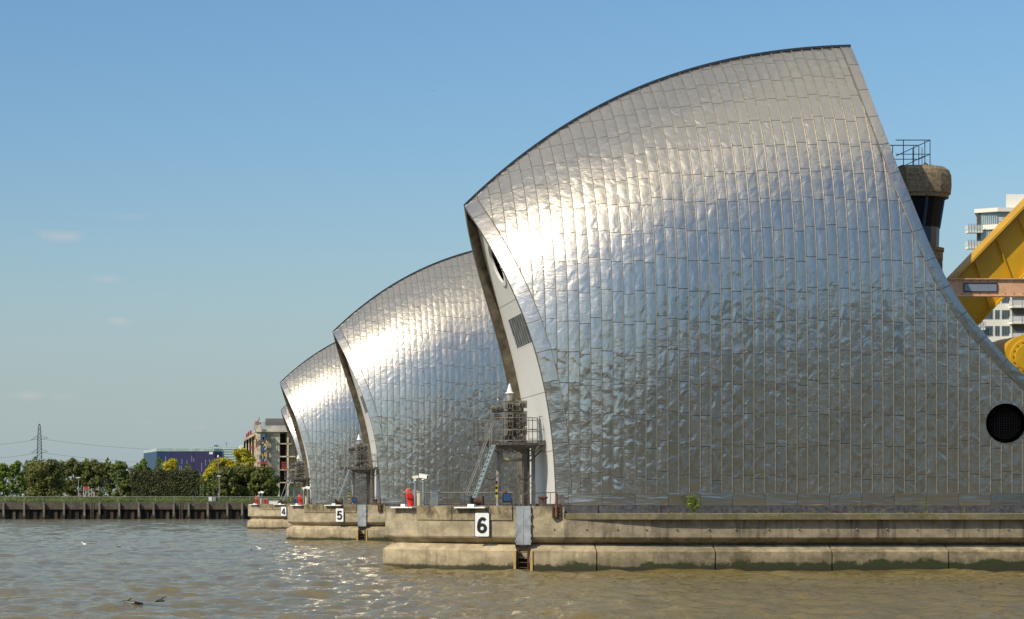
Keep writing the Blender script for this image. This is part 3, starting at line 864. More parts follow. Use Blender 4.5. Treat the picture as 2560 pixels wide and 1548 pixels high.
# mast, drum and cone
mx_ = P(1275, 0, ty).x
mb = MB(); mb.tube((mx_, ty, zp), (mx_, ty, P(0, 1001, ty).z), .09, .09, 12); mb.tube((P(1307, 0, ty).x, ty + .1, zp), (P(1307, 0, ty).x, ty + .1, P(0, 1008, ty).z), .06, .06, 10)
for z in (.4, .9, 1.4): mb.beam((mx_ - .5, ty, zp + z), (mx_ + .75, ty, zp + z), .05, .05)
mb.build('mast', M['dk_steel'], tower)
mb = MB(); mb.lathe((mx_ - .02, ty, P(0, 1002, ty).z), [(.10, -.05), (.14, 0), (.14, .30), (.17, .31), (.17, .33)], 18); mb.build('lantern_drum', M['galv'], tower)
zc = P(0, 984, ty).z
mb = MB(); mb.lathe((mx_ - .02, ty, zc), [(.195, 0), (.195, .03), (.13, .07), (.035, .42), (.01, .45)], 20); mb.build('cone', M['white_paint'], tower, smooth=False)
# signal lamps
lamps = []
for row, z in enumerate((1014, 1040, 1059, 1081)):
    lamps.append((1268, z, -.22, .36, .30, 18)); lamps.append((1294, z + 3, -.05, .26, .30, -30))
    if row in (0, 1, 2, 3): lamps.append((1307, z - 3, .02, .30, .30, -22))
lamps += [(1239, 1024, .05, .28, .28, -14), (1252, 1022, .1, .26, .26, -12), (1243, 1042, .15, .22, .22, -10), (1290, 1008, .12, .2, .3, -20), (1298, 1093, -.1, .3, .26, -20), (1262, 1095, -.1, .25, .2, 10)]
for (lx_, lz_, dy, w, h, rot) in lamps:
    c = P(lx_, lz_, ty); c.y += dy
    q = Matrix.Rotation(R(rot), 3, 'Z')
    w *= 1.12; h *= 1.1
    mb = MB(); mb.obox(c, (w, .30, h), q)
    f = c + q @ Vector((0, -.17, 0))
    for s in (-1, 0, 1): mb.obox(f + q @ Vector((s * w * .3, -.05, h * .14)), (w * .24, .12, .02), q); mb.obox(f + q @ Vector((s * w * .3 - w * .12, -.05, 0)), (.012, .12, h * .7), q)
    lb = mb.build('signal_lamp', M['lamp_box'], tower)
    mb = MB(); mb.obox(f + q @ Vector((0, .018, -.01)), (w * .8, .004, w * .22), q)
    for s in (-1, 0, 1): mb.lathe(f + q @ Vector((s * w * .3, .012, -.01)), [(w * .10, 0), (w * .09, .015)], 10, axis=q @ Vector((0, -1, 0)))
    mb.build('lamp_lens', M['amber'], lb)
# access stair
mb = MB()
a, b = P(1237, 1112, ty - .9), P(1181, 1262, ty - .9); b.z = DECK + .02
for dy in (0, .55):
    mb = MB(); mb.beam(a + Vector((0, dy, 0)), b + Vector((0, dy, 0)), .05, .30); mb.build('stair_stringer', M['galv_blue'], tower)
for k in range(13):
    p = b.lerp(a, (k + .5) / 13); mb = MB(); mb.box(p.x - .1, p.x + .1, p.y, p.y + .55, p.z - .01, p.z + .02); mb.build('stair_tread', M['galv_blue'], tower)
for dy in (0, .55):
    mb = MB(); h1, h0 = P(1236, 1054, ty - .9), P(1168, 1236, ty - .9)
    h1.y += dy; h0.y += dy
    mb.path([h1, h0, h0 + Vector((.22, 0, -.10))], .016)
    for t in (.1, .5, .9): mb.tube(h1.lerp(h0, t), (a + Vector((0, dy, 0))).lerp(b + Vector((0, dy, 0)), t + .04), .012)
    mb.build('stair_handrail', M['galv'], tower)
# low guard hoops, cables and small gear under the tower
mb = MB()
def hoop(x0, x1, y, h, r=.016):
    mb = MB(); mb.path([(x0, y, DECK), (x0, y, DECK + h - .1), (x0 + .08, y, DECK + h), (x1 - .08, y, DECK + h), (x1, y, DECK + h - .1), (x1, y, DECK)], r); mb.build('hoop_rail', M['dk_steel'], tower)
hoop(P(1222, 0, 91.5).x, P(1246, 0, 91.5).x, 91.5, 1.0); hoop(P(1290, 0, 91).x, P(1338, 0, 91).x, 91.0, 1.02); hoop(P(1287, 0, 91.6).x, P(1306, 0, 91.6).x, 91.6, 1.38)
hoop(P(1323, 0, 91.8).x, P(1336, 0, 91.8).x, 91.8, 1.35)
mb.tube((P(1292, 0, 91).x, 91, DECK + .1), (P(1333, 0, 91).x, 91, DECK + .95), .014)
mb.tube((P(1290, 0, 91).x, 91, DECK + .55), (P(1338, 0, 91).x, 91, DECK + .55), .014)
mb.build('guard_bar', M['dk_steel'], tower)
mb = MB()
pts = [P(1296, 1190, 91.2) + Vector((0, 0, 0)), P(1303, 1198, 91.2), P(1312, 1200, 91.2), P(1322, 1196, 91.2), P(1328, 1188, 91.2)]
mb.path(pts, .02); mb.build('hanging_cable', M['black_paint'], tower); mb = MB(); pts = [P(1214, 1195, 91.2), P(1225, 1200, 91.2), P(1236, 1198, 91.2), P(1246, 1188, 91.2)]; mb.path(pts, .015); mb.build('hanging_cable', M['black_paint'], tower); mb = MB()
pts = [P(1385, 1070, ty), P(1370, 1085, ty), P(1362, 1100, ty), P(1372, 1112, ty)]; mb.path(pts, .02)
mb.build('hanging_cable', M['black_paint'], tower)
mb = MB()
x = P(1241, 0, 91.4).x
for k in range(6): mb.obox((x, 91.35, DECK + .45 + .12 * k), (.09, .03, .12), None, k % 2)
mb.build('hazard_strip', [plain('hazard_yellow', (.6, .45, .03), .5), M['black_paint']], tower)

# ------------------------------------------------------------------ deck furniture
def yw(X, inset): return YC - wplan(X) + inset
furn = [pier_dummy for pier_dummy in ()]
YR = 91.9
hr = empty('deck_handrail', (P(1150, 0, YR).x, YR, DECK), 'thin grey handrail along the bow of the nearest pier', 'handrail', 'handrails on the pier bows')
zr = P(0, 1231.5, YR).z
mb = MB(); mb.path([P(1003, 1233, YR), P(1014, 1231.5, YR), P(1283, 1231.5, YR)], .022); mb.build('rail', M['galv'], hr)
for px in (1013, 1067, 1117, 1161, 1205, 1247, 1281):
    mb = MB(); x = P(px, 0, YR).x; mb.tube((x, YR, DECK), (x, YR, zr), .019); mb.build('post', M['dk_steel'], hr)
mb = MB(); mb.path([P(1332, 1233, 90.6), P(1392, 1231, 90.6)], .018)
for px in (1335, 1348, 1362, 1376): x = P(px, 0, 90.6).x; mb.tube((x, 90.6, DECK), (x, 90.6, P(0, 1232, 90.6).z), .015)
mb.build('rail', M['dk_steel'], hr)

def lifebuoy(px, Y, lab):
    # red housing, leaning, tapered upward, with a dark strap
    c = P(px, 1265, Y); c.z = DECK
    r = empty('lifebuoy_housing', c, lab, 'lifebuoy housing', 'red lifebuoy housings on the pier bows')
    mb = MB(); lv = [(0, .11, .08, .09), (.12, .135, .09, .08), (.35, .16, .10, .04), (.5, .155, .10, .0), (.66, .14, .09, -.03), (.75, .10, .07, -.045), (.79, .03, .03, -.05)]
    rows = []
    for z, a_, b_, sh in lv:
        rows.append([(c.x + sh - .02 + a_ * math.copysign(abs(math.cos(t)) ** .7, math.cos(t)), c.y + b_ * math.copysign(abs(math.sin(t)) ** .7, math.sin(t)), c.z + z) for t in [2 * math.pi * k / 20 for k in range(21)]])
    mb.grid(rows); mb.build('housing', M['red'], r, smooth=True, merge=.001)
    mb = MB(); mb.beam((c.x - .16, c.y - .11, c.z + .38), (c.x + .18, c.y - .11, c.z + .30), .012, .05); mb.beam((c.x - .12, c.y - .11, c.z + .5), (c.x + .18, c.y - .11, c.z + .14), .012, .03)
    mb.build('strap', M['black_paint'], r)
    return r
def cctv(px, pz, Y, lab, turn, hs=1.0, mat='white_paint'):
    c = P(px, 1265, Y); c.z = DECK; zt = P(px, pz, Y).z
    r = empty('security_camera', c, lab, 'security camera', 'camera posts on the pier bows')
    mb = MB(); mb.tube(c, (c.x, c.y, zt - .14), .034, .034, 10); mb.tube((c.x, c.y, DECK), (c.x, c.y, DECK + .02), .08, None, 10); mb.build('post', M['galv_blue'], r)
    mb = MB(); mb.lathe((c.x, c.y, zt - .16), [(.07, 0), (.07, .02), (.035, .04), (.035, .11)], 12); mb.build('bracket', M['white_paint'], r)
    q = Matrix.Rotation(R(turn), 3, 'Z') @ Matrix.Rotation(R(9), 3, 'Y')
    mb = MB(); cc = Vector((c.x + .02, c.y, zt))
    mb.obox(cc, (.38 * hs, .17 * hs, .17 * hs), q); mb.obox(cc + q @ Vector((.03 * hs, 0, .09 * hs)), (.46 * hs, .19 * hs, .015), q)
    hd = mb.build('head', M[mat], r)
    mb = MB(); mb.obox(cc + q @ Vector((.195 * hs, 0, -.005)), (.012, .13 * hs, .12 * hs), q); mb.build('lens_window', M['black_paint'], hd)
    mb = MB(); mb.path([(c.x - .14, c.y, zt - .08), (c.x - .15, c.y, zt - .25), (c.x - .08, c.y - .02, zt - .33), (c.x, c.y, zt - .32)], .01); mb.build('cable', M['black_paint'], r)
    return r
def cabinet(px0, px1, pz, Y, mat, nm, lab, dep=.25):
    x0, x1 = P(px0, 0, Y).x, P(px1, 0, Y).x; z = P(0, pz, Y).z
    r = empty(nm, ((x0 + x1) / 2, Y, DECK), lab, 'cabinet', 'cabinets on the pier bows')
    mb = MB(); mb.box(x0, x1, Y, Y + dep, DECK, z - .02); mb.build('body', M[mat], r)
    mb = MB(); mb.box(x0 + .02, x1 - .02, Y - .012, Y - .001, DECK + .04, z - .06); mb.build('door', M[mat], r)
    mb = MB(); mb.box(x0 - .015, x1 + .015, Y - .02, Y + dep + .01, z - .02, z + .01); mb.build('lid', M[mat], r)
    return r
lb1 = lifebuoy(1024, 92.3, 'red lifebuoy housing beside two camera posts on the nearest pier')
cc1 = cctv(1038, 1193, 92.7, 'smaller cream camera on a post right behind the red housing, nearest pier', 160, .7, 'cream')
cc2 = cctv(1058, 1191, 92.2, 'white box camera on a blue-grey post, the taller one on the nearest pier', -30, 1.0)
cb1 = cabinet(1044, 1055, 1228, 92.9, 'cream', 'post_cabinet', 'narrow cream cabinet between the two camera posts of the nearest pier', .2)
cb2 = cabinet(1078, 1096, 1226, 91.8, 'steel_pale', 'control_cabinet', 'pale grey cabinet behind the handrail of the nearest pier', .3)
def floodlight(px, py, Y, lab):
    c = P(px, py, Y)
    r = empty('floodlight', (c.x, c.y, DECK), lab, 'floodlight', 'floodlights at the tower feet')
    q = Matrix.Rotation(R(-12), 3, 'X')
    mb = MB(); mb.obox(c, (.36, .16, .38), q); mb.build('housing', M['black_paint'], r)
    mb = MB(); mb.obox(c + q @ Vector((0, -.086, 0)), (.30, .01, .32), q); mb.build('glass', M['glass_blue'], r)
    mb = MB(); mb.path([(c.x - .2, c.y, c.z), (c.x - .2, c.y, DECK + .03), (c.x + .2, c.y, DECK + .03), (c.x + .2, c.y, c.z)], .02); mb.build('yoke', M['dk_steel'], r)
    mb = MB(); mb.lathe((c.x - .08, c.y + .1, c.z + .16), [(.09, 0), (.1, .1), (.06, .17)], 10); mb.build('junction_pot', M['rust'], r)
    return r
fl1 = floodlight(1267, 1245, 90.9, 'square floodlight with blue glass at the foot of the tower on the nearest pier')
def fender_post(lab):
    p, nn, tt = wall_pt(17.12, .05)
    r = empty('fender_post', (p.x, p.y, 1.9), lab, 'fender post', 'rusty posts at the shell corners')
    mb = MB(); mb.tube((p.x, p.y - .09, 2.3), (p.x, p.y - .09, 3.28), .058, .058, 12); mb.tube((p.x, p.y - .09, 3.28), (p.x, p.y - .09, 3.30), .07, .05, 12); mb.build('pipe', M['rust'], r)
    mb = MB()
    for s in (-.14, .16): mb.beam((p.x + s, p.y - .02, 2.25), (p.x + s, p.y - .02, 2.85), .04, .14)
    for z in (2.28, 2.43, 2.58, 2.73, 2.84): mb.box(p.x - .16, p.x + .2, p.y - .10, p.y - .02, z - .03, z + .02)
    mb.build('bracket', M['rust_dark'], r)
    return r
fp1 = fender_post('rusty upright pipe in its bracket between the tower and shell of the nearest pier')
def bollard(lab):
    x, y = P(1357, 0, 91.2).x, 91.2
    o = MB().lathe((x, y, DECK), [(.19, 0), (.17, .04), (.15, .1), (.15, .3), (.21, .36), (.22, .42), (.05, .44)], 16).build('mooring_bollard', M['rust_dark'])
    return tag(o, lab, 'bollard', 'bollards beside the shells')
bo1 = bollard('dark squat mooring bollard left of the rusty pipe on the nearest pier')
def basket(lab):
    x, y = P(1190, 0, 92.8).x, 92.6
    r = empty('winch', (x, y, DECK), lab, 'winch', 'winches behind the tower stairs')
    mb = MB(); mb.tube((x - .22, y, DECK + .22), (x + .22, y, DECK + .22), .16, .16, 14); mb.build('drum', M['rust_dark'], r)
    mb = MB(); mb.box(x - .3, x - .24, y - .2, y + .2, DECK, DECK + .45); mb.box(x + .24, x + .3, y - .2, y + .2, DECK, DECK + .45); mb.box(x - .3, x + .3, y - .22, y + .22, DECK, DECK + .05); mb.build('frame', M['black_paint'], r)
    return r
wn1 = basket('small dark winch behind the foot of the stair on the nearest pier')

for k, nm in ((1, 'second'), (2, 'third')):
    d = (0, GAP * k, 0)
    for o, lab in ((tower, ['middle-sized steel signal tower, rising from the second pier', 'smallest signal tower, rising from the third pier'][k - 1]),
                   (hr, ['thin grey handrail along the bow of the second pier', 'thin grey handrail along the bow of the third pier'][k - 1]),
                   (lb1, 'bright red lifebuoy housing on the deck of the ' + nm + ' pier from the camera'),
                   (cc1, 'smaller cream camera on its post on the ' + nm + ' pier from the camera'), (cc2, 'larger white box camera on its post on the ' + nm + ' pier from the camera'),
                   (cb1, 'narrow cream cabinet beside the cameras of the ' + nm + ' pier from the camera'), (cb2, 'pale grey cabinet behind the handrail of the ' + nm + ' pier from the camera'),
                   (fl1, 'square floodlight at the tower foot of the ' + nm + ' pier from the camera'), (wn1, 'small dark winch behind the stair of the ' + nm + ' pier from the camera'),
                   (fp1, 'rusty upright pipe and bracket beside the shell of the ' + nm + ' pier from the camera'), (bo1, 'dark squat bollard beside the shell of the ' + nm + ' pier from the camera')):
        c = copy_tree(o, d); c['label'] = lab

# ------------------------------------------------------------------ number boards
GLYPH = {'6': [[(.095 + .0, .31)] + [(.31 - .215 * math.cos(t), .31 + .215 * math.sin(t)) for t in np.linspace(.2, 6.28, 22)], [(.095, .31), (.10, .50), (.13, .67), (.20, .82), (.31, .905), (.42, .895), (.51, .79)]],
         '5': [[(.55, .91), (.17, .91), (.125, .52), (.21, .585), (.34, .60), (.45, .55), (.515, .44), (.52, .32), (.475, .18), (.385, .11), (.27, .095), (.16, .14), (.10, .25)]],
         '4': [[(.43, .0), (.43, 1.0)], [(.40, .93), (.08, .36)], [(.0, .27), (.62, .27)]]}
def digit_mesh(ch, org, parent, mat, h, q):
    mb = MB(); hw_ = .098 * h
    for st in GLYPH[ch]:
        pts = [Vector(((x - .31) * h, 0, (z - .5) * h)) for x, z in st]
        for a, b in zip(pts[:-1], pts[1:]):
            d = (b - a).normalized(); nn_ = Vector((-d.z, 0, d.x)) * hw_
            mb.prism([((a + nn_).x, (a + nn_).z), ((b + nn_).x, (b + nn_).z), ((b - nn_).x, (b - nn_).z), ((a - nn_).x, (a - nn_).z)], -.006, .002)
        for p in pts[1:-1]: mb.prism([(p.x + hw_ * math.cos(t), p.z + hw_ * math.sin(t)) for t in np.linspace(0, 6.283, 15)[:-1]], -.0055, .002)
    mb.v = [tuple(q @ Vector(v) + Vector(org)) for v in mb.v]
    return mb.build('numeral', mat, parent)
def sign(ch, k, lab):
    X = 14.2; p, nn, tt = wall_pt(X, .14); d = Vector((0, GAP * k, 0)); ang = math.atan2(tt.y, tt.x) * .75
    q = Matrix.Rotation(ang, 3, 'Z'); c = p + d + Vector((0, 0, P(0, 1312, p.y).z))
    r = empty('number_board', c, lab, 'number board', 'number boards on the pier bows')
    w, h = .665, 1.07
    def rr(w, h, rad):
        out = []
        for cx_, cz_, a0 in ((w / 2 - rad, h / 2 - rad, 0), (-w / 2 + rad, h / 2 - rad, 90), (-w / 2 + rad, -h / 2 + rad, 180), (w / 2 - rad, -h / 2 + rad, 270)):
            for t in (0, 30, 60, 90): out.append((cx_ + rad * math.cos(R(a0 + t)), cz_ + rad * math.sin(R(a0 + t))))
        return out
    for nm, ww, hh, y0, y1, mt in (('border', w, h, -.008, .03, 'black_paint'), ('face', w - .055, h - .055, -.014, -.004, 'white_paint')):
        mb = MB(); mb.prism(rr(ww, hh, .05), y0, y1)
        mb.v = [tuple(q @ Vector(v) + c) for v in mb.v]; mb.build(nm, M[mt], r)
    digit_mesh(ch, c + q @ Vector((0, -.022, -.02)), r, M['black_paint'], .70, q)
    mb = MB()
    for s in (-.2, .2): mb.beam(c + q @ Vector((s, .03, .3)), c + q @ Vector((s, .2, .3)), .05, .05); mb.beam(c + q @ Vector((s, .03, -.3)), c + q @ Vector((s, .2, -.3)), .05, .05)
    mb.build('wall_bracket', M['dk_steel'], r)
sign('6', 0, 'white board with a black 6 on the nearest pier')
sign('5', 1, 'white board with a black 5 on the second pier')
sign('4', 2, 'white board with a black 4 on the third pier')

# small extras of the third pier
def bench_box():
    Y = YC + 2 * GAP - 2.2
    a, b = P(672, 1265, Y), P(694, 1265, Y)
    o = MB(); o.box(a.x, b.x, Y, Y + .6, DECK, P(0, 1252, Y).z); o.box(a.x, b.x + .1, Y - .03, Y, P(0, 1252, Y).z - .08, P(0, 1252, Y).z)
    tag(o.build('equipment_box', M['white_paint']), 'long low white box on the deck of the third pier', 'box')
    for px in (661, 667):
        o = MB(); x = P(px, 0, Y).x; o.lathe((x, Y, DECK), [(.13, 0), (.14, .1), (.14, .5), (.11, .58), (.04, .62)], 12)
        tag(o.build('gas_bottle', M['redpaint']), 'dark red gas bottle, %s of two left of the white box on the third pier' % ('left' if px == 661 else 'right'), 'gas bottle', 'red bottles on the third pier')
bench_box()

# ------------------------------------------------------------------ gate machinery at the right: yellow arm, orange beam, hub
Y0 = 92.6
arm = empty('gate_lifting_machine', (P(2560, 0, 95).x, 95, DECK), 'huge yellow gate machine at the right edge, its arm slanting up behind the orange beam', 'gate machine')
def pxz(pts, Y): return [(P(a, b, Y).x, P(a, b, Y).z) for a, b in pts]
mb = MB(); mb.prism(pxz([(2388, 700), (2400, 690), (2700, 382), (2760, 470), (2512, 735), (2438, 815), (2380, 735)], 94.6), 94.6, 95.6)
mb.build('arm', M['yellow'], arm)
mb = MB()
a, b = P(2392, 697, 94), P(2700, 377, 94)
dn = (b - a).normalized(); up = Vector((-dn.z, 0, dn.x))
mb.obox((a + b) / 2 + Vector((0, .7, 0)) + up * .04, ((b - a).length, 1.2, .10), Vector((dn.x, 0, dn.z)).to_track_quat('X', 'Z').to_matrix())
mb.build('flange', M['yellow'], arm)
mb = MB()
a, b = P(2440, 812, 94.6), P(2760, 470, 94.6); a.y = b.y = 94.9
dn = (b - a).normalized()
mb.obox((a + b) / 2, ((b - a).length, 1.2, .06), Vector((dn.x, 0, dn.z)).to_track_quat('X', 'Z').to_matrix()); mb.build('lower_flange', M['yellow'], arm)
for t in (.12, .30, .48):
    p0, p1 = P(2400, 690, 94.5).lerp(P(2700, 382, 94.5), t), P(2438, 815, 94.5).lerp(P(2760, 470, 94.5), t)
    mb = MB(); mb.beam(p0 + Vector((.05, 0, -.05)), p1 + Vector((-.05, 0, .05)), .04, .10); mb.build('stiffener', M['yellow'], arm)
beam = empty('walkway_girder', (P(2500, 0, 91).x, 91, DECK), 'faded orange steel beam with a blank grey sign, right edge', 'beam')
x0, x1 = P(2370, 0, 91.6).x, P(2760, 0, 91.6).x; z1, z0 = P(0, 699, 91.6).z, P(0, 739, 91.6).z
mb = MB(); mb.box(x0, x1, 91.6, 91.66, z0, z1); mb.box(x0, x1, 91.5, 91.95, z1, z1 + .04); mb.box(x0, x1, 91.5, 91.95, z0 - .04, z0); mb.build('girder', M['orange'], beam)
for k in range(9):
    xk = x0 + .25 + k * .38
    for zk in (z0 + .08, z1 - .08): mb = MB(); mb.lathe((xk, 91.6, zk), [(.022, 0), (.022, .018)], 7, axis=(0, -1, 0)); mb.build('bolt', M['rust_dark'], beam)
mb = MB(); x0, x1 = P(2412, 0, 91.5).x, P(2493, 0, 91.5).x; z1, z0 = P(0, 708.5, 91.5).z, P(0, 728, 91.5).z
mb.box(x0, x1, 91.56, 91.59, z0, z1); bs = mb.build('sign_plate', M['slate_sign'], beam)
mb = MB()
for q_ in ((x0 - .03, x0, z0 - .03, z1 + .03), (x1, x1 + .03, z0 - .03, z1 + .03), (x0, x1, z0 - .03, z0), (x0, x1, z1, z1 + .03)): mb.box(q_[0], q_[1], 91.54, 91.595, q_[2], q_[3])
mb.build('sign_frame', M['black_paint'], bs)
hub = arm
c = P(2566, 893, 92.2)
mb = MB(); mb.tube((c.x, 92.2, c.z), (c.x, 94.6, c.z), .98, .98, 48); mb.build('wheel', M['yellow'], hub)
mb = MB(); mb.lathe((c.x + .02, 92.2, c.z), [(.98, 0), (1.0, .08), (.80, .10), (.78, .16), (.60, .17), (.58, .2), (.1, .2)], 48, axis=(0, -1, 0)); fr = mb.build('face_plate', M['yellow'], hub)
for k in range(16):
    t = 2 * math.pi * k / 16; mb = MB(); mb.lathe((c.x + .02 + .67 * math.cos(t), 92.03, c.z + .67 * math.sin(t)), [(.028, 0), (.028, .03)], 8, axis=(0, -1, 0)); mb.build('bolt', M['rust_dark'], fr)
mb = MB(); mb.prism(pxz([(2462, 856), (2560, 852), (2760, 852), (2760, 1010), (2560, 1010), (2500, 960)], 94.7), 94.7, 96.5); mb.build('bearing_block', M['yellow'], hub)

# ------------------------------------------------------------------ control turret behind the shell
tur = empty('control_turret', (P(2310, 0, 97).x, 97, DECK), 'dark concrete control turret with a railed roof rising behind the nearest shell', 'turret')
Yt = 96.0
def TX(px): return P(px, 0, Yt).x
def TZ(py): return P(0, py, Yt).z
mb = MB()
def stad(xl, xr, dep, n=10):
    r = dep; pts = [(xl, Yt - r + .0), (xr - r, Yt - r)]
    pts += [(xr - r + r * math.sin(R(t)), Yt - r * math.cos(R(t))) for t in np.linspace(0, 180, n)][1:]
    pts += [(xl, Yt + r)]
    return pts
lv = [(TZ(499), TX(2368), 1.30), (TZ(490), TX(2369), 1.32), (TZ(489), TX(2373), 1.36), (TZ(470), TX(2375), 1.38), (TZ(445), TX(2374), 1.37), (TZ(432), TX(2369), 1.30), (TZ(423), TX(2358), 1.15), (TZ(420), TX(2335), .9)]
rows = []
for z, xr, dp in lv:
    p = stad(TX(2240), xr, dp); rows.append([(x, y, z) for x, y in p] + [(p[0][0], p[0][1], z)])
mb.grid(rows); mb.add(rows[-1][:-1], [tuple(range(len(rows[-1]) - 1))]); mb.add(rows[0][:-1], [tuple(range(len(rows[0]) - 1))])
mb.build('roof_cap', M['tower_conc'], tur, smooth=False)
mb = MB(); p0 = stad(TX(2245), TX(2356), 1.15); p1 = stad(TX(2245), TX(2344), 1.05)
mb.grid([[(x, y, TZ(499)) for x, y in p0], [(x, y, TZ(575)) for x, y in p1]]); mb.build('glazing', M['dkglass'], tur)
mb = MB()
for i in (1, 4, 7, 10): mb.beam((p0[i][0], p0[i][1] - .03, TZ(499)), (p1[i][0], p1[i][1] - .03, TZ(575)), .10, .08)
q0 = stad(TX(2245), TX(2346), 1.09); q1 = stad(TX(2245), TX(2344), 1.05)
mb.grid([[(x, y, TZ(573)) for x, y in q0], [(x, y, TZ(625)) for x, y in q1]]); mb.build('cabin_frame', M['navy'], tur)
mb = MB()
for z0_, z1_, xr0, xr1 in ((624, 632, 2357, 2357), (632, 636, 2352, 2352), (636, 652, 2354, 2354), (652, 662, 2354, 2349)):
    a_ = stad(TX(2245), TX(xr0), 1.2); b_ = stad(TX(2245), TX(xr1), 1.15)
    mb.grid([[(x, y, TZ(z0_)) for x, y in a_], [(x, y, TZ(z1_)) for x, y in b_]]); mb.add([(x, y, TZ(z0_)) for x, y in a_], [tuple(range(len(a_)))]); mb.add([(x, y, TZ(z1_)) for x, y in b_], [tuple(range(len(b_)))])
mb.build('sill', M['tower_conc'], tur)
mb = MB(); mb.box(TX(2245), TX(2340), Yt - .8, Yt + .8, DECK, TZ(655)); mb.build('shaft', M['tower_conc'], tur)
mb = MB(); zt0, zt1 = TZ(419), TZ(357)
x0, x1 = TX(2226), TX(2311)
for y in (Yt - .7, Yt + .7):
    mb.tube((x0, y, zt1), (x1, y, zt1), .022); mb.tube((x0, y, TZ(392)), (x1, y, TZ(392)), .018)
    for px in (2245, 2298, 2311): mb.tube((TX(px), y, zt0), (TX(px), y, zt1), .02)
for z in (zt1, TZ(392)): mb.tube((x1, Yt - .7, z), (x1, Yt + .7, z), .02)
mb.tube((TX(2240), Yt, TZ(390)), (TX(2300), Yt, TZ(362)), .018); mb.tube((TX(2262), Yt, TZ(414)), (TX(2311), Yt, TZ(390)), .018)
for px in (2259, 2282, 2305): mb.tube((TX(px), Yt, zt0), (TX(px), Yt, TZ(370)), .016)
mb.box(TX(2240), TX(2315), Yt - .8, Yt + .8, zt0 - .06, zt0); mb.build('roof_railing', M['blackline'], tur)
mb = MB(); c = P(2309, 418, Yt - .75); mb.tube(c + Vector((-.12, 0, -.1)), c + Vector((.14, -.08, .12)), .11, .13, 12); mb.path([c, c + Vector((-.1, 0, -.2)), c + Vector((-.25, 0, -.05))], .03); mb.build('roof_camera', M['black_paint'], tur)
# ------------------------------------------------------------------ plants on the ledge
def quads_obj(name, cen, size, nrm, mat, parent=None, org=None, asp=.7):
    """many small leaf faces as one mesh"""
    cen = np.asarray(cen, float); n = len(cen)
    size = np.broadcast_to(np.asarray(size, float), (n,))
    nrm = nrm / (np.linalg.norm(nrm, axis=1, keepdims=True) + 1e-9)
    a = np.cross(nrm, RNG.normal(size=(n, 3))); a /= (np.linalg.norm(a, axis=1, keepdims=True) + 1e-9)
    b = np.cross(nrm, a)
    o0 = np.array(ORG[parent.name] if parent is not None else org)
    s = size[:, None]
    v = np.stack([cen - a * s, cen - b * s * asp * .6, cen + a * s, cen + b * s * asp], 1) - o0
    me = bpy.data.meshes.new(name)
    me.vertices.add(4 * n); me.vertices.foreach_set('co', v.astype(np.float32).ravel())
    me.loops.add(4 * n); me.loops.foreach_set('vertex_index', np.arange(4 * n, dtype=np.int32))
    me.polygons.add(n); me.polygons.foreach_set('loop_start', np.arange(0, 4 * n, 4, dtype=np.int32))
    me.update(calc_edges=True); me.materials.append(mat)
    o = bpy.data.objects.new(name, me); C.objects.link(o)
    if parent is not None: o.parent = parent
    else: o.location = org
    ORG[o.name] = Vector(o0)
    return o
M['leaf_lime'] = leaf_mat('lime_leaves', (.10, .17, .02), (.22, .28, .04), 6)
M['leaf_weed'] = leaf_mat('weed_leaves', (.10, .16, .02), (.20, .24, .04), 5)
M['stem'] = plain('green_stem', (.10, .12, .04), .8)
def bush(px, py, h, w, lab):
    c = P(px, py, 87.87); c.z = 2.45
    r = empty('shrub', c, lab, 'shrub')
    n = 620
    d = RNG.normal(size=(n, 3)); d /= np.linalg.norm(d, axis=1, keepdims=True); rad = RNG.random(n) ** .4
    cc = np.array([(0, 0, .45), (-.14, 0, .35), (.13, .02, .55), (-.02, -.05, .68), (.05, 0, .22), (-.15, .02, .62), (.17, 0, .32)])
    k = RNG.integers(0, len(cc), n)
    cen = np.array(c) + (cc[k] + d * rad[:, None] * np.array([.16, .16, .17])) * np.array([w, w, h])
    quads_obj('leaves', cen, RNG.uniform(.025, .05, n), d + RNG.normal(size=(n, 3)) * .6, M['leaf_lime'], r)
    mb = MB()
    for q in cc: mb.tube(c, c + Vector((q[0] * w, q[1] * w, q[2] * h * 1.1)), .012, .005, 5)
    mb.build('stems', M['stem'], r)
bush(1733, 1285, 1.0, 1.0, 'leafy lime green shrub growing on the ledge under the nearest shell')
def weed(px, h, lab, n=3):
    c = P(px, 1283, 87.9); c.z = 2.45
    r = empty('weed', c, lab, 'weed', 'weeds on the ledge')
    mb = MB(); cen = []
    for i in range(n):
        x = (i - (n - 1) / 2) * .07; hh = h * (1 - .3 * (i % 2)); top = c + Vector((x * 1.4, RNG.uniform(-.03, .03), hh)); mb.tube(c + Vector((x, 0, 0)), top, .008, .004, 5)
        for k in range(int(60 * hh) + 8): cen.append((c + Vector((x, 0, 0))).lerp(top, RNG.random()) + Vector(RNG.normal(size=3) * .018))
    mb.build('stems', M['stem'], r)
    quads_obj('leaves', np.array([tuple(q) for q in cen]), .024, RNG.normal(size=(len(cen), 3)), M['leaf_weed'], r)
for px, h, lab, n in ((2314, .68, 'tall upright weed on the ledge, the tallest of them', 3), (2410, .62, 'thin tall weed on the ledge below the round hole', 2), (2131, .32, 'short two-stemmed weed on the ledge, midway along the shell', 2),
                      (2036, .24, 'small weed on the ledge, leftmost of the short ones', 2), (2164, .2, 'tiny sprig right of the two-stemmed weed', 1), (2208, .22, 'tiny pair of sprigs on the ledge left of the tall weed', 2)):
    weed(px, h, lab, n)
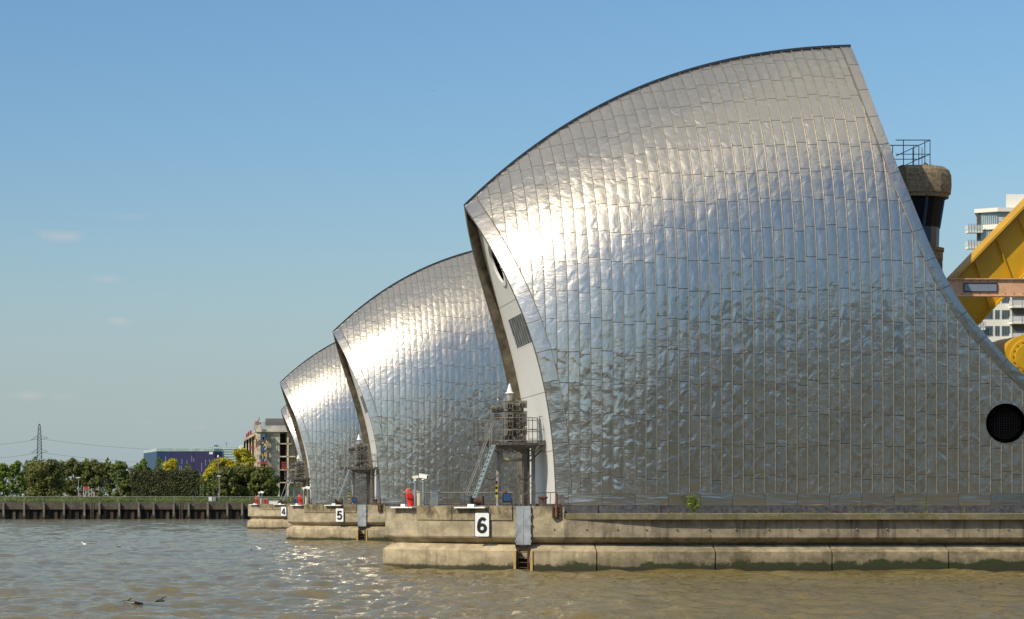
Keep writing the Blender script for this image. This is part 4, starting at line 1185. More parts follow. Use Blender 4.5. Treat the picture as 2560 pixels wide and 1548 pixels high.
# moss on the ledge top
cen = []; 
for i in range(1500):
    X = RNG.uniform(21, 39); dens = .5 + .5 * math.sin(X * 1.9) * math.sin(X * .7 + 1)
    if RNG.random() > dens: continue
    cen.append((X, YC - wplan(X) - ledge_off(X, .23) + .02 + RNG.random() ** 2 * .2, 2.455 + RNG.random() * .02))
mo = quads_obj('ledge_moss', np.array(cen), RNG.uniform(.015, .045, len(cen)), RNG.normal(size=(len(cen), 3)) + [0, 0, 1], leaf_mat('moss_tufts', (.13, .13, .02), (.25, .24, .05), 4), org=(30, 87.7, 2.45))
tag(mo, kind='stuff')

# ------------------------------------------------------------------ north bank
YB = 369.0
def mk(mb, name, mat, lab, cat, group=None, kind=None, **k): return tag(mb.build(name, mat, **k), lab, cat, group, kind)
gm, n_, l_, b_ = new_mat('park_grass')
g_ = n_.new('ShaderNodeNewGeometry').outputs['Position']
l_.new(mixc(n_, l_, ramp(n_, l_, noise(n_, l_, g_, .25, 6), .35, .65), (.05, .09, .018), (.10, .12, .035)), b_.inputs['Base Color']); b_.inputs['Roughness'].default_value = .9
mb = MB(); mb.grid([[(-4000, YB + .9, -3), (4000, YB + .9, -3)], [(-4000, YB + .9, 3.0), (4000, YB + .9, 3.0)], [(-4000, YB + 4.0, 3.02), (4000, YB + 4.0, 3.02)], [(-4000, YB + 6.5, 3.75), (4000, YB + 6.5, 3.75)], [(-4000, 520, 4.3), (4000, 520, 4.3)], [(-4000, 9000, 4.4), (4000, 9000, 4.4)]])
tag(mb.build('ground', gm, org=(0, 370, 3)), kind='structure')
mb = MB(); mb.box(-400, 600, YB + .45, YB + 3.8, 3.0, 3.05); tag(mb.build('path', plain('path_gravel', (.32, .28, .22), .9)), kind='structure')
mb = MB(); mb.grid([[(-3000, -3, -2), (3000, -3, -2)], [(-3000, -3, 1.3), (3000, -3, 1.3)], [(-3000, -400, 1.6), (3000, -400, 1.6)]]); tag(mb.build('south_bank_ground', gm, org=(0, -3, 0)), kind='structure')

wallm = concrete('quay_concrete', (.115, .10, .075), (.05, .04, .03), streak=.6)
pilem = concrete('pile_concrete', (.23, .20, .155), (.10, .085, .06), algae=.7)
quay = empty('quay_wall', (0, YB, 0), 'long dark concrete quay wall above rusty sheet piling on the far bank', 'quay wall')
mb = MB(); mb.box(-70, 260, YB, YB + .45, 1.72, 3.06); mb.build('wall_panel', wallm, quay)
mb = MB(); rs = random.Random(4); x = -70; mats_ = []
while x < 60:
    w = .62; mb.box(x, x + w, YB + .32, YB + .45, -1, 1.72, 0); mb.box(x + w, x + 2 * w, YB + .62, YB + .75, -1, 1.72, 0)
    mb.add([(x + w, YB + .32, -1), (x + w, YB + .62, -1), (x + w, YB + .62, 1.72), (x + w, YB + .32, 1.72)], [(0, 1, 2, 3)], 0)
    if rs.random() < .45: mb.box(x + .1, x + w - .1, YB + .30, YB + .32, -.5, rs.uniform(1.2, 1.6), 1 + (rs.random() < .3))
    x += 2 * w
sp = plain('dark_sheet_pile', (.022, .018, .016), .85, 0, .4, 2)
mb.box(60, 260, YB + .4, YB + .7, -1, 1.72, 0)
mb.build('sheet_piling', [sp, plain('rust_sheet', (.075, .04, .024), .9), plain('pale_sheet', (.09, .075, .055), .9)], quay)
for px in [-42, -6 - 36, 9, 60.5, 110, 160, 211, 248.6, 298, 346.6, 384, 434, 471.6, 519, 568, 605][2:]:
    X = P(px, 0, YB).x
    mb = MB(); mb.box(X - .17, X + .17, YB - .55, YB - .002, -1.2, 2.86); mb.prism([(X - .17, 2.86), (X + .17, 2.86), (X + .1, 3.0), (X - .1, 3.0)], YB - .5, YB - .05); mb.build('pile', pilem, quay)
    if rs.random() < .5: mb = MB(); mb.beam((X - .2, YB - .3, .9), (X - .75, YB + .1, -.6), .07, .07); mb.build('raking_strut', M['rust_dark'], quay)
for px in (230, 452):
    X = P(px, 0, YB).x; mb = MB()
    for s in (-.22, .22): mb.beam((X + s, YB - .12, -.6), (X + s, YB - .12, 3.15), .05, .05)
    for k in range(13): mb.beam((X - .22, YB - .12, -.4 + .28 * k), (X + .22, YB - .12, -.4 + .28 * k), .035, .035)
    mb.build('ladder', plain('old_ladder_steel', (.17, .14, .11), .7, .2), quay)
rl = empty('quay_railing', (0, YB + .25, 3.06), 'thin pale railing running along the top of the far quay', 'railing')
mb = MB(); mb.tube((-60, YB + .25, 3.98), (80, YB + .25, 3.98), .04, None, 5); mb.tube((-60, YB + .25, 3.5), (80, YB + .25, 3.5), .012, None, 4); mb.build('top_rail', M['steel_pale'], rl)
for k in range(-4, 18):
    X = P(12.5 + k * 47, 0, YB).x
    mb = MB(); mb.box(X - .035, X + .035, YB + .22, YB + .28, 3.06, 3.98); mb.build('post', M['steel_pale'], rl)
GR = {'dark': leaf_mat('dark_leaves', (.050, .068, .009), (.14, .155, .022)),
      'mid': leaf_mat('mid_leaves', (.055, .085, .010), (.15, .19, .024)),
      'olive': leaf_mat('olive_leaves', (.065, .075, .012), (.17, .175, .030)),
      'light': leaf_mat('light_leaves', (.075, .13, .012), (.20, .27, .028)),
      'yellow': leaf_mat('golden_leaves', (.26, .24, .008), (.55, .46, .018)),
      'hedge': leaf_mat('hedge_leaves', (.035, .040, .008), (.095, .095, .020), .5)}
BARK = plain('bark', (.09, .07, .05), .9, 0, .3, 4, .5); BARKP = plain('pale_bark', (.32, .28, .22), .9, 0, .3, 4)
def tree(px, w, top, Y, kind, lab, base=3.9, low=.18, n=1500, size=.26, name='tree', group='trees along the far bank', bark=None, clumps=16, cx=None, seed=None):
    rr = np.random.default_rng(abs(int(px * 7 + Y)) if seed is None else seed)
    X = P(px, 0, Y).x; H = P(0, top, Y).z - base; Wd = w / FPX * Y / 2
    n = int(n * 2.2); size *= .98; Wd *= 1.22; low = min(low, .10) if low < .4 else low
    r = empty(name, (X, Y, base), lab, 'tree' if name == 'tree' else name.replace('_', ' '), group)
    cs = []; clumps = int(clumps * 1.7)
    for i in range(clumps):
        t = rr.random() ** .8; h = low + (1 - low) * t
        env = math.sqrt(max(0.02, 1 - ((h - low) / (1 - low) * 1.0 - .42) ** 2 / .40)) if h > .3 else .9
        a = rr.random() * 6.28; q = rr.random() ** .5 * .72 * min(env, 1)
        cs.append((X + math.cos(a) * q * Wd, Y + math.sin(a) * q * Wd, base + h * H * .92, rr.uniform(.17, .32) * Wd))
    cs.append((X + rr.uniform(-.1, .1) * Wd, Y, base + H - .28 * Wd, .3 * Wd))
    k = rr.integers(0, len(cs), n); ca = np.array(cs)
    d = rr.normal(size=(n, 3)); d /= np.linalg.norm(d, axis=1, keepdims=True)
    rad = rr.random(n) ** .33 * rr.uniform(.8, 1.12, n)
    cen = ca[k, :3] + d * (rad * ca[k, 3])[:, None] * np.array([1, 1, .85])
    cen[:, 2] = np.maximum(cen[:, 2], base + .05)
    quads_obj('crown', cen, rr.uniform(.6, 1.3, n) * size, d * 1.2 + rr.normal(size=(n, 3)) * .5 + np.array([0, 0, .3]), GR[kind], r)
    mb = MB(); top_ = Vector((X, Y, base + H * .62)); mb.tube((X, Y, base - .2), (X + .1, Y, base + H * .3), .035 * Wd + .10, .03 * Wd + .06, 7); mb.tube((X + .1, Y, base + H * .3), top_, .03 * Wd + .06, .03, 7)
    for c in cs[:7]: mb.tube((X + .05, Y, base + H * rr.uniform(.2, .45)), (c[0], c[1], c[2]), .06, .02, 5)
    mb.build('trunk', bark or BARK, r)
    return r
tree(8, 46, 1157, 392, 'light', 'light green tree at the far left edge of the park', n=1300)
tree(42, 44, 1150, 395, 'light', 'tall light green tree second from the left edge', n=1300, bark=BARKP, low=.3)
tree(76, 60, 1160, 425, 'mid', 'green tree standing back behind the dark bush', n=1300)
tree(112, 104, 1146, 384, 'olive', 'broad dark round tree reaching down to the ground left of the playground', n=4200, low=.04, clumps=30, size=.24)
tree(150, 60, 1150, 430, 'mid', 'green tree standing back between the broad dark tree and the playground', n=1300)
tree(181, 52, 1144, 405, 'olive', 'slim olive tree above the left end of the playground', n=1500, low=.25)
tree(205, 50, 1153, 432, 'mid', 'darker tree half hidden behind the two olive trees', n=1200)
tree(236, 62, 1146, 402, 'olive', 'olive tree with a pale forked trunk above the playground', n=1800, low=.25, bark=BARKP)
tree(272, 44, 1157, 425, 'dark', 'dark tree right of the tree with the pale trunk', n=1200)
tree(300, 58, 1150, 396, 'mid', 'bushy green tree left of the big clipped hedge', n=2000, low=.12)
tree(318, 40, 1200, 384, 'dark', 'low dark bush at the left end of the big clipped hedge', n=900, low=.05)
tree(361, 34, 1144, 415, 'light', 'small tree top sticking out above the big clipped hedge', n=700, low=.55, size=.24)
tree(427, 60, 1145, 410, 'yellow', 'round golden yellow tree behind the middle of the clipped hedge', n=1500, low=.45)
tree(604, 76, 1118, 425, 'yellow', 'tallest golden yellow tree in front of the concrete building', n=2200, low=.45, clumps=20)
tree(556, 74, 1142, 420, 'yellow', 'golden yellow tree just left of the tallest golden one', n=1900, low=.4, clumps=18)
tree(527, 40, 1168, 412, 'yellow', 'low golden tree beside the pylon-side end of the hedge row', n=700, low=.45)
tree(570, 70, 1168, 388, 'olive', 'rounded olive tree below the golden ones', n=2400, low=.03, clumps=24)
tree(612, 84, 1160, 392, 'olive', 'large spreading green tree in front of the concrete building', n=3000, low=.03, clumps=28)
tree(655, 74, 1166, 384, 'dark', 'darkest spreading tree, nearest the third pier', n=2600, low=.03, clumps=26)
tree(668, 66, 1168, 400, 'mid', 'green tree partly behind the third shell', n=1600, low=.1, clumps=20)
tree(-40, 60, 1156, 400, 'mid', 'tree beyond the left edge', n=900)
tree(-95, 60, 1156, 405, 'olive', 'tree far beyond the left edge', n=900)
n = 22000; rr = np.random.default_rng(11)
wx_ = rr.uniform(-75, 60, n); hh_ = 8.0 + 1.6 * np.sin(wx_ * .9) + 1.2 * np.sin(wx_ * .37 + 1) + .8 * np.sin(wx_ * 2.3)
wc = np.stack([wx_, 560 + rr.uniform(-6, 6, n), 4.2 + hh_ * rr.random(n) ** .8], 1)
tag(quads_obj('distant_woodland', wc, rr.uniform(.25, .55, n), rr.normal(size=(n, 3)), GR['mid'], org=(-10, 560, 4.2)), kind='stuff')
def hedge(px0, px1, top, Y, dep, lab, n, kind='hedge', base=3.2):
    x0, x1 = P(px0, 0, Y).x, P(px1, 0, Y).x; z1 = P(0, top, Y).z
    r = empty('clipped_hedge', ((x0 + x1) / 2, Y + dep / 2, base), lab, 'hedge', 'clipped hedges')
    mb = MB(); mb.box(x0 + .15, x1 - .15, Y + .15, Y + dep - .15, base, z1 - .2); mb.build('stems', plain('hedge_inner', (.02, .025, .008), .95, 0, .4, 2), r)  # solid dark green core box added inside the leaves, no stems
    f = RNG.random(n); cen = np.empty((n, 3)); nr = np.zeros((n, 3))
    a = RNG.uniform(x0, x1, n); b = RNG.uniform(Y, Y + dep, n); z = base + (z1 - base) * RNG.random(n)
    fr = (x1 - x0) / ((x1 - x0) + 2 * dep + (x1 - x0) * .4)
    wob = .14 * np.sin(a * 2.3) + .1 * np.sin(z * 3 + a)
    front = f < fr; sidem = (f >= fr) & (f < fr + .2); topm = f >= fr + .2
    cen[:] = np.stack([a, b, z], 1)
    cen[front, 1] = Y + RNG.normal(size=front.sum()) * .08 - wob[front] * .6; nr[front] = (0, -1, .2)
    cen[sidem, 0] = np.where(RNG.random(sidem.sum()) < .6, x0, x1) + RNG.normal(size=sidem.sum()) * .08; nr[sidem] = (-1, 0, .2)
    cen[topm, 2] = z1 + RNG.normal(size=topm.sum()) * .10 + wob[topm] * .9; nr[topm] = (0, 0, 1)
    quads_obj('leaves', cen, RNG.uniform(.1, .24, n), nr * 1.0 + RNG.normal(size=(n, 3)) * .55, GR[kind], r)
hedge(328, 497, 1177, 382, 8, 'massive square clipped hedge, the widest one on the far bank', 7500)
for i, (a, b, t, Y) in enumerate(((500, 506, 1192, 420), (508, 516, 1190, 414), (519, 528, 1188, 408), (532, 542, 1184, 402), (547, 557, 1180, 395))):
    hedge(a, b, t, Y, 5, 'narrow sunlit hedge fin, %s from the left in the row of five' % ('first', 'second', 'third', 'fourth', 'fifth')[i], 700, 'light')
    hedge(a + 4, b + 4, t - 1, Y + 6, 12, 'dark hedge wall right behind the %s narrow fin of the row' % ('first', 'second', 'third', 'fourth', 'fifth')[i], 500)
# grass bank / low hedge along the promenade
n = 26000
gx = RNG.uniform(-34, 26, n); t = RNG.random(n)
cen = np.stack([gx, YB + 3.6 + t * 3.0, 3.05 + t * .85 + RNG.normal(size=n) * .05], 1)
gv = quads_obj('low_hedge_bank', cen, RNG.uniform(.08, .17, n), RNG.normal(size=(n, 3)) * .5 + [0, -.4, .7], GR['mid'], org=(0, YB + 5, 3.05)); tag(gv, kind='stuff')

# ---- promenade things
def lamp_post(px, top, Y, lab, disc=True, base=3.05):
    X = P(px, 0, Y).x; zt = P(0, top, Y).z
    r = empty('street_lamp', (X, Y, base), lab, 'street lamp', 'lamp posts on the far bank')
    mb = MB(); mb.tube((X, Y, base), (X, Y, zt), .09, .05, 8); mb.build('post', M['steel_pale'], r)
    mb = MB()
    if disc: mb.lathe((X, Y, zt - .05), [(.08, -.25), (.42, -.02), (.44, .04), (.12, .12)], 16)
    else: mb.lathe((X, Y, zt - .1), [(.12, 0), (.18, .12), (.14, .4), (.05, .5)], 12)
    mb.build('lamp_head', M['white_paint'], r)
lamp_post(196, 1194, 376, 'lamp post with a flat white disc head left of the red playground panel')
lamp_post(548, 1190, 374, 'lamp post with a flat disc head by the hedge fins')
lamp_post(545.5, 1143, 400, 'taller lamp post with a small lantern against the golden trees', False)
def cab(px0, px1, top, lab, mat):
    Y = 373; x0, x1 = P(px0, 0, Y).x, P(px1, 0, Y).x; z = P(0, top, Y).z
    r = empty('utility_cabinet', ((x0 + x1) / 2, Y, 3.05), lab, 'cabinet', 'utility cabinets on the quay')
    mb = MB(); mb.box(x0, x1, Y, Y + .8, 3.05, z); mb.build('body', mat, r)
    mb = MB(); mb.box(x0 - .03, x1 + .03, Y - .03, Y + .83, z, z + .05); mb.build('lid', mat, r)
    mb = MB(); mb.box((x0 + x1) / 2 - .01, (x0 + x1) / 2 + .01, Y - .012, Y - .001, 3.2, z - .1); mb.build('door_gap', M['dk_steel'], r)
cab(522, 530, 1243, 'pale utility cabinet, left of the pair behind the quay railing', M['white_paint'])
cab(531, 539, 1243, 'pale utility cabinet, right of the pair behind the quay railing', M['steel_pale'])
# ---- playground
TIM = plain('pale_timber', (.38, .31, .23), .85); Yp = 480.0; ZG = 4.15
pl = empty('climbing_frame', (P(200, 0, Yp).x, Yp, ZG), 'timber and rope climbing frame with a red panel in the playground', 'climbing frame')
for px, t in ((161, 1217), (170, 1214), (209, 1207), (214, 1217), (222, 1220)):
    X = P(px, 0, Yp).x; mb = MB(); mb.tube((X, Yp, ZG), (X + (.0 if px != 170 else .1), Yp, P(0, t, Yp).z), .10, .08, 7); mb.build('post', TIM, pl)
mb = MB(); mb.beam((P(168, 0, Yp).x, Yp, P(0, 1221, Yp).z), (P(210, 0, Yp).x, Yp, P(0, 1221, Yp).z), .1, .1); mb.build('beam', TIM, pl)
mb = MB(); a, b = P(210.5, 1216, Yp), P(220.5, 1225, Yp); mb.box(a.x, b.x, Yp - .12, Yp - .05, b.z, a.z); mb.build('red_panel', M['redpaint'], pl)
mb = MB(); x0, x1 = P(173, 0, Yp).x, P(186, 0, Yp).x; mb.prism([(x0, ZG), (x1, ZG), (x1 - .3, ZG + .25), (x0 + .3, ZG + 1.2), (x0, ZG + 1.7)], Yp, Yp + .8); mb.build('slide', plain('brown_slide', (.12, .06, .045), .7), pl)
for i, (px, t) in enumerate(((229.5, 1217), (246.5, 1219), (241, 1224), (271, 1221))):
    X = P(px, 0, Yp + 5).x; mb = MB(); mb.tube((X, Yp + 5, ZG), (X, Yp + 5, P(0, t, Yp + 5).z), .13, .1, 7); mb.lathe((X, Yp + 5, P(0, t, Yp + 5).z), [(.1, 0), (.12, .1), (.03, .2)], 8)
    mk(mb, 'playground_post', TIM, ('pale timber post right of the red panel', 'thick pale post topped with a knob in the middle of the playground', 'brown timber post beside the knobbed post', 'timber post by the mesh fence of the playground')[i], 'post', 'timber posts in the playground')
nt = empty('mesh_fence', (P(255, 0, Yp + 12).x, Yp + 12, ZG), 'low see-through mesh fence behind the children', 'fence'); mb = MB()
x0, x1 = P(215, 0, Yp + 12).x, P(288, 0, Yp + 12).x
for k in range(28): x = x0 + (x1 - x0) * k / 27; mb.beam((x, Yp + 12, ZG), (x, Yp + 12, ZG + 2.4), .025, .025)
for k in range(7): mb.beam((x0, Yp + 12, ZG + .2 + k * .36), (x1, Yp + 12, ZG + .2 + k * .36), .03, .03)
mb.build('mesh', plain('fence_mesh', (.14, .14, .11), .7), nt)
mb = MB(); mb.box(P(282, 0, Yp + 12).x, P(288, 0, Yp + 12).x, Yp + 11.8, Yp + 11.9, ZG, ZG + 2.5); mb.build('side_panel', plain('pale_blue_panel', (.35, .42, .48), .5), nt)
# ---- people
def person(px, Y, h, shirt, trousers, lab, skin=(.45, .27, .18), hair=(.05, .03, .02), ang=0, arm=.2, stride=.15):
    X = P(px, 0, Y).x; s = h / 1.75; base = Vector((X, Y, ZG))
    verts = [(0, 0, .95), (0, 0, 1.15), (0, 0, 1.38), (0, -.01, 1.50), (0, -.02, 1.62), (0, -.01, 1.74),
             (.09, 0, .90), (.11, -stride, .50), (.11, -stride * 1.2, .08), (.11, -stride * 1.2 - .14, .03),
             (-.09, 0, .90), (-.11, stride, .50), (-.11, stride * 1.4, .08), (-.11, stride * 1.4 - .14, .03),
             (.19, 0, 1.40), (.25 + arm * .3, -.02, 1.13), (.26 + arm * .4, -.14, .90), (.26 + arm * .4, -.17, .80),
             (-.19, 0, 1.40), (-.25 - arm * .3, .02, 1.13), (-.26 - arm * .2, -.08, .88), (-.26 - arm * .2, -.10, .79)]
    edges = [(0, 1), (1, 2), (2, 3), (3, 4), (4, 5), (0, 6), (6, 7), (7, 8), (8, 9), (0, 10), (10, 11), (11, 12), (12, 13), (2, 14), (14, 15), (15, 16), (16, 17), (2, 18), (18, 19), (19, 20), (20, 21)]
    rad = [.14, .13, .15, .06, .10, .07, .085, .06, .045, .035, .085, .06, .045, .035, .055, .045, .035, .03, .055, .045, .035, .03]
    me = bpy.data.meshes.new('tmp'); me.from_pydata(verts, edges, []); ob = bpy.data.objects.new('tmp', me); C.objects.link(ob)
    sk = ob.modifiers.new('s', 'SKIN'); ss = ob.modifiers.new('d', 'SUBSURF'); ss.levels = 1
    for v, r_ in zip(me.skin_vertices[0].data, rad): v.radius = (r_, r_)
    me.skin_vertices[0].data[0].use_root = True
    bpy.context.view_layer.update()
    m2 = bpy.data.meshes.new_from_object(ob.evaluated_get(bpy.context.evaluated_depsgraph_get())); bpy.data.objects.remove(ob)
    rot = Matrix.Rotation(R(ang), 3, 'Z')
    def fin(me_, nm, mat, par):
        for v in me_.vertices: v.co = rot @ (v.co * s)
        me_.materials.clear(); me_.materials.append(mat)
        for p in me_.polygons: p.use_smooth = True
        o = bpy.data.objects.new(nm, me_); C.objects.link(o)
        if par is None: o.location = base; ORG[o.name] = base
        else: o.parent = par; ORG[o.name] = base
        return o
    def sub(z0, z1, grow, excl=None):
        m3 = m2.copy(); bm = bmesh.new(); bm.from_mesh(m3)
        kill = [f for f in bm.faces if not (z0 < f.calc_center_median().z < z1)]
        if excl: kill += [f for f in bm.faces if f not in set(kill) and excl(f.calc_center_median())]
        bmesh.ops.delete(bm, geom=kill, context='FACES'); bm.normal_update()
        for v in bm.verts: v.co += v.normal * grow
        bm.to_mesh(m3); bm.free(); return m3
    sh = sub(.92, 1.48, .018, lambda c: abs(c.x) > .2 and c.z < 1.18); tr = sub(.12, .98, .02, lambda c: abs(c.x) > .215); ha = sub(1.60, 1.9, .02, lambda c: c.y < -.06 and c.z < 1.72)
    p = fin(m2, 'person', plain('skin', skin, .6), None); tag(p, lab, 'person', 'people in the playground')
    fin(sh, 'shirt', plain('shirt', shirt, .8), p); fin(tr, 'trousers', plain('trousers', trousers, .8), p); fin(ha, 'hair', plain('hair', hair, .8), p)
person(187.5, 476, 1.75, (.55, .62, .70), (.30, .33, .40), 'person in a pale blue top under the lamp post', ang=200)
person(200, 474, 1.05, (.6, .04, .05), (.5, .05, .06), 'small child in red below the timber beam', ang=30)
person(225, 478, 1.15, (.15, .2, .45), (.08, .1, .25), 'child in dark blue right of the red panel', ang=-60)
person(236, 476, 1.45, (.62, .62, .72), (.15, .15, .35), 'child in a white and blue top beside the pale post', ang=20, arm=.6)
person(252, 475, 1.5, (.55, .35, .28), (.05, .05, .06), 'person in a pinkish top and black shorts right of the knobbed post', ang=160)
person(276, 480, 1.8, (.05, .06, .06), (.04, .04, .05), 'tall person in dark clothes before the mesh fence', ang=90)
person(304.5, 474, 1.6, (.62, .45, .33), (.55, .40, .28), 'lone person in cream clothes near the clipped hedge', ang=170, stride=.2)
person(27, 478, 1.6, (.06, .05, .05), (.05, .05, .06), 'person in black left of the broad dark tree', ang=60)
person(39, 478, 1.5, (.08, .16, .50), (.08, .1, .2), 'person in a bright blue top left of the broad dark tree', ang=240, arm=.5)

# ---- pylon and power lines
Yy = 1150.0
PYL = plain('pylon_steel', (.09, .10, .115), .8)
py = empty('power_pylon', (P(98.5, 0, Yy).x, Yy, 4.3), 'tall lattice power pylon standing behind the park', 'pylon')
ppx = Yy / FPX; xc_ = P(98.5, 0, Yy).x
def hw(py_): return np.interp(py_, [1060, 1068, 1098, 1156, 1250], [.2, 2.6 * ppx, 4.4 * ppx, 6.3 * ppx, 9.5 * ppx])
mb = MB(); lev = [1060, 1068, 1080, 1090, 1098, 1106, 1114, 1122, 1132, 1142, 1156, 1170, 1186, 1205, 1228, 1250]
for a, b in zip(lev[:-1], lev[1:]):
    za, zb = P(0, a, Yy).z, P(0, b, Yy).z; wa, wb = hw(a), hw(b)
    for sy in (-1, 1):
        for s in (-1, 1): mb.beam((xc_ + s * wa, Yy + sy * wa, za), (xc_ + s * wb, Yy + sy * wb, zb), .26, .26)
        mb.beam((xc_ - wa, Yy + sy * wa, za), (xc_ + wb, Yy + sy * wb, zb), .15, .15); mb.beam((xc_ + wa, Yy + sy * wa, za), (xc_ - wb, Yy + sy * wb, zb), .15, .15)
    mb.beam((xc_ - wb, Yy - wb, zb), (xc_ + wb, Yy - wb, zb), .15, .15)
mb.build('lattice', PYL, py)
arms = []
for yy, dx0 in ((1096, 24), (1130, 27)):
    zz_ = P(0, yy + 1, Yy).z
    mb = MB()
    for s in (-1, 1):
        tip = Vector((xc_ + s * 5.5, Yy - 16 * s, zz_)); arms.append(tip)
        for y in (-1, 1): mb.beam((xc_ + s * hw(yy), Yy + y * hw(yy), zz_ + 1.6), tip, .16, .16); mb.beam((xc_ + s * hw(yy), Yy + y * hw(yy), zz_ - .3), tip, .16, .16)
    mb.build('cross_arm', PYL, py)
def wire(a, b, sag, lab, r=.055):
    mb = MB(); pts = [a.lerp(b, t) - Vector((0, 0, sag * 4 * t * (1 - t))) for t in np.linspace(0, 1, 24)]
    mb.path(pts, r, 4); mk(mb, 'power_line', plain('wire', (.10, .10, .11), .6), lab, 'power line', 'power lines')
wire(P(100, 1097, Yy), P(640, 1118, 1500), 4, 'upper power line running right from the pylon')
wire(P(100, 1131, Yy), P(640, 1152, 1500), 4, 'lower power line running right from the pylon')
wire(P(97, 1097, Yy), P(-150, 1110, 1000), 2, 'upper power line running left from the pylon')
wire(P(97, 1131, Yy), P(-150, 1143, 1000), 2, 'lower power line running left from the pylon')

# ---- blue violet building with the pale green glass building behind it
Yv = 760.0
bv, n, l, b = new_mat('blue_violet_panels')
g = n.new('ShaderNodeNewGeometry').outputs['Position']
s = n.new('ShaderNodeSeparateXYZ'); l.new(g, s.inputs[0])
wv = n.new('ShaderNodeTexWhiteNoise'); wv.noise_dimensions = '1D'; l.new(math_(n, l, 'FLOOR', math_(n, l, 'MULTIPLY', s.outputs[0], 1.1)), wv.inputs['W'])
xa_, xb_ = P(392, 0, Yv).x, P(535, 0, Yv).x
f = ramp(n, l, math_(n, l, 'ADD', s.outputs[0], math_(n, l, 'MULTIPLY', wv.outputs[0], 5.0)), xa_, xa_ + 13)
col = mixc(n, l, f, (.014, .05, .12), (.036, .034, .10))
f2 = ramp(n, l, math_(n, l, 'ADD', s.outputs[0], math_(n, l, 'MULTIPLY', wv.outputs[0], 4.0)), xb_ - 14, xb_ + 1)
col = mixc(n, l, math_(n, l, 'MULTIPLY', f2, .55), col, (.060, .034, .10))
col = mixc(n, l, math_(n, l, 'GREATER_THAN', s.outputs[0], xb_), col, (.018, .024, .085))
col = mixc(n, l, ramp(n, l, wv.outputs[0], .8, .9, 0, .5), col, (.02, .02, .05))
l.new(col, b.inputs['Base Color']); b.inputs['Roughness'].default_value = .35
bb = empty('office_building', (P(470, 0, Yv).x, Yv, 4.3), 'blue and violet panelled building with a pale green rim', 'building')
x0, x1, x2 = xa_, xb_, P(562, 0, Yv).x; zt = P(0, 1128.5, Yv).z
mb = MB(); mb.prism([(x0, Yv), (x1, Yv), (x1 + .3, Yv), (x2 - .8, Yv + 3), (x2, Yv + 7), (x2, Yv + 30), (x0 - 5, Yv + 30)], 4.3, zt, plane='xy'); mb.build('wall', bv, bb)
mb = MB(); zr0, zr1 = zt, P(0, 1121.5, Yv).z
gl = plain('pale_green_glass', (.42, .52, .48), .25, 0, .22, .5)
mb.prism([(x0 - .1, Yv - .1), (x1, Yv - .1), (x2 - .8, Yv + 2.9), (x2 + .1, Yv + 7), (x2, Yv + 30), (x0 - 5, Yv + 30)], zr0, zr1, plane='xy')
for k in range(40):
    x = x0 + (x1 - x0) * k / 39; mb.beam((x, Yv - .2, zr0), (x, Yv - .2, zr1 + .3), .06, .06)
mb.build('glass_rim', gl, bb)
SLIT = plain('pale_slit', (.30, .33, .42), .3); rs = random.Random(5)
for k in range(26):
    x = rs.uniform(x0 + 3, x1 - 1); za = zt - rs.uniform(1.5, 9); hh = rs.uniform(1.5, 4.5)
    mb = MB(); mb.box(x, x + .18, Yv - .08, Yv - .003, max(za - hh, 6), za); mb.build('slit_window', SLIT, bb)
mb = MB(); a, b_ = P(523, 1130, Yv), P(532, 1136, Yv); mb.box(a.x, b_.x, Yv - .2, Yv - .05, b_.z, a.z); mb.build('white_sign', M['white_paint'], bb)
Yg_ = 830.0; gb = empty('glass_building', (P(570, 0, Yg_).x, Yg_, 4.3), 'pale green glass roofed building behind the blue violet one', 'building')
mb = MB(); x0, x1 = P(470, 0, Yg_).x, P(612, 0, Yg_).x; mb.prism([(x0, P(0, 1122, Yg_).z), (P(535, 0, Yg_).x, P(0, 1117, Yg_).z), (x1, P(0, 1117, Yg_).z), (x1, 4.3), (x0, 4.3)], Yg_, Yg_ + 40); mb.build('glass_wall', gl, gb)
mb = MB()
for k in range(9):
    z = P(0, 1122 + k * 6, Yg_).z; mb.beam((x0, Yg_ - .2, z), (x1, Yg_ - .2, z), .25, .25)
for k in range(30):
    x = x0 + (x1 - x0) * k / 29; mb.beam((x, Yg_ - .2, 4.3), (x, Yg_ - .2, P(0, 1116, Yg_).z), .10, .10)
mb.build('mullions', plain('pale_mullion', (.60, .66, .62), .5), gb)
mb = MB(); a = P(566, 1117, Yg_); mb.beam(a, a + Vector((0, 0, 1.9)), .12, .12); mb.beam(a + Vector((-.7, 0, 1.6)), a + Vector((.6, 0, 1.1)), .12, .12); mb.build('roof_aerial', PYL, gb)
mb = MB(); a, b_ = P(536, 1117, Yg_), P(546, 1113, Yg_); mb.box(a.x, b_.x, Yg_, Yg_ + 2, a.z, b_.z); mb.build('roof_plant', M['dk_steel'], gb)
# low distant sheds seen between the trees
for (a, b_, t, c_, lab) in ((55, 100, 1160, (.50, .50, .48), 'long pale roofed shed showing above the trees near the pylon'), (320, 344, 1166, (.30, .31, .30), 'low grey roof left of the lone tree top above the hedge')):
    Ys = 640.0; p0, p1 = P(a, t, Ys), P(b_, t, Ys)
    sh = empty('shed', ((p0.x + p1.x) / 2, Ys, 4.3), lab, 'shed')
    mb = MB(); mb.box(p0.x, p1.x, Ys, Ys + 20, 4.3, p0.z - .6); mb.build('wall', plain('shed_wall', c_, .7), sh)
    mb = MB(); mb.prism([(p0.x - .5, p0.z - .6), (p1.x + .5, p0.z - .6), (p1.x + .5, p0.z - .2), ((p0.x + p1.x) / 2, p0.z + .1), (p0.x - .5, p0.z - .2)], Ys - .5, Ys + 20.5); mb.build('roof', plain('shed_roof', (.25, .27, .29), .6), sh)

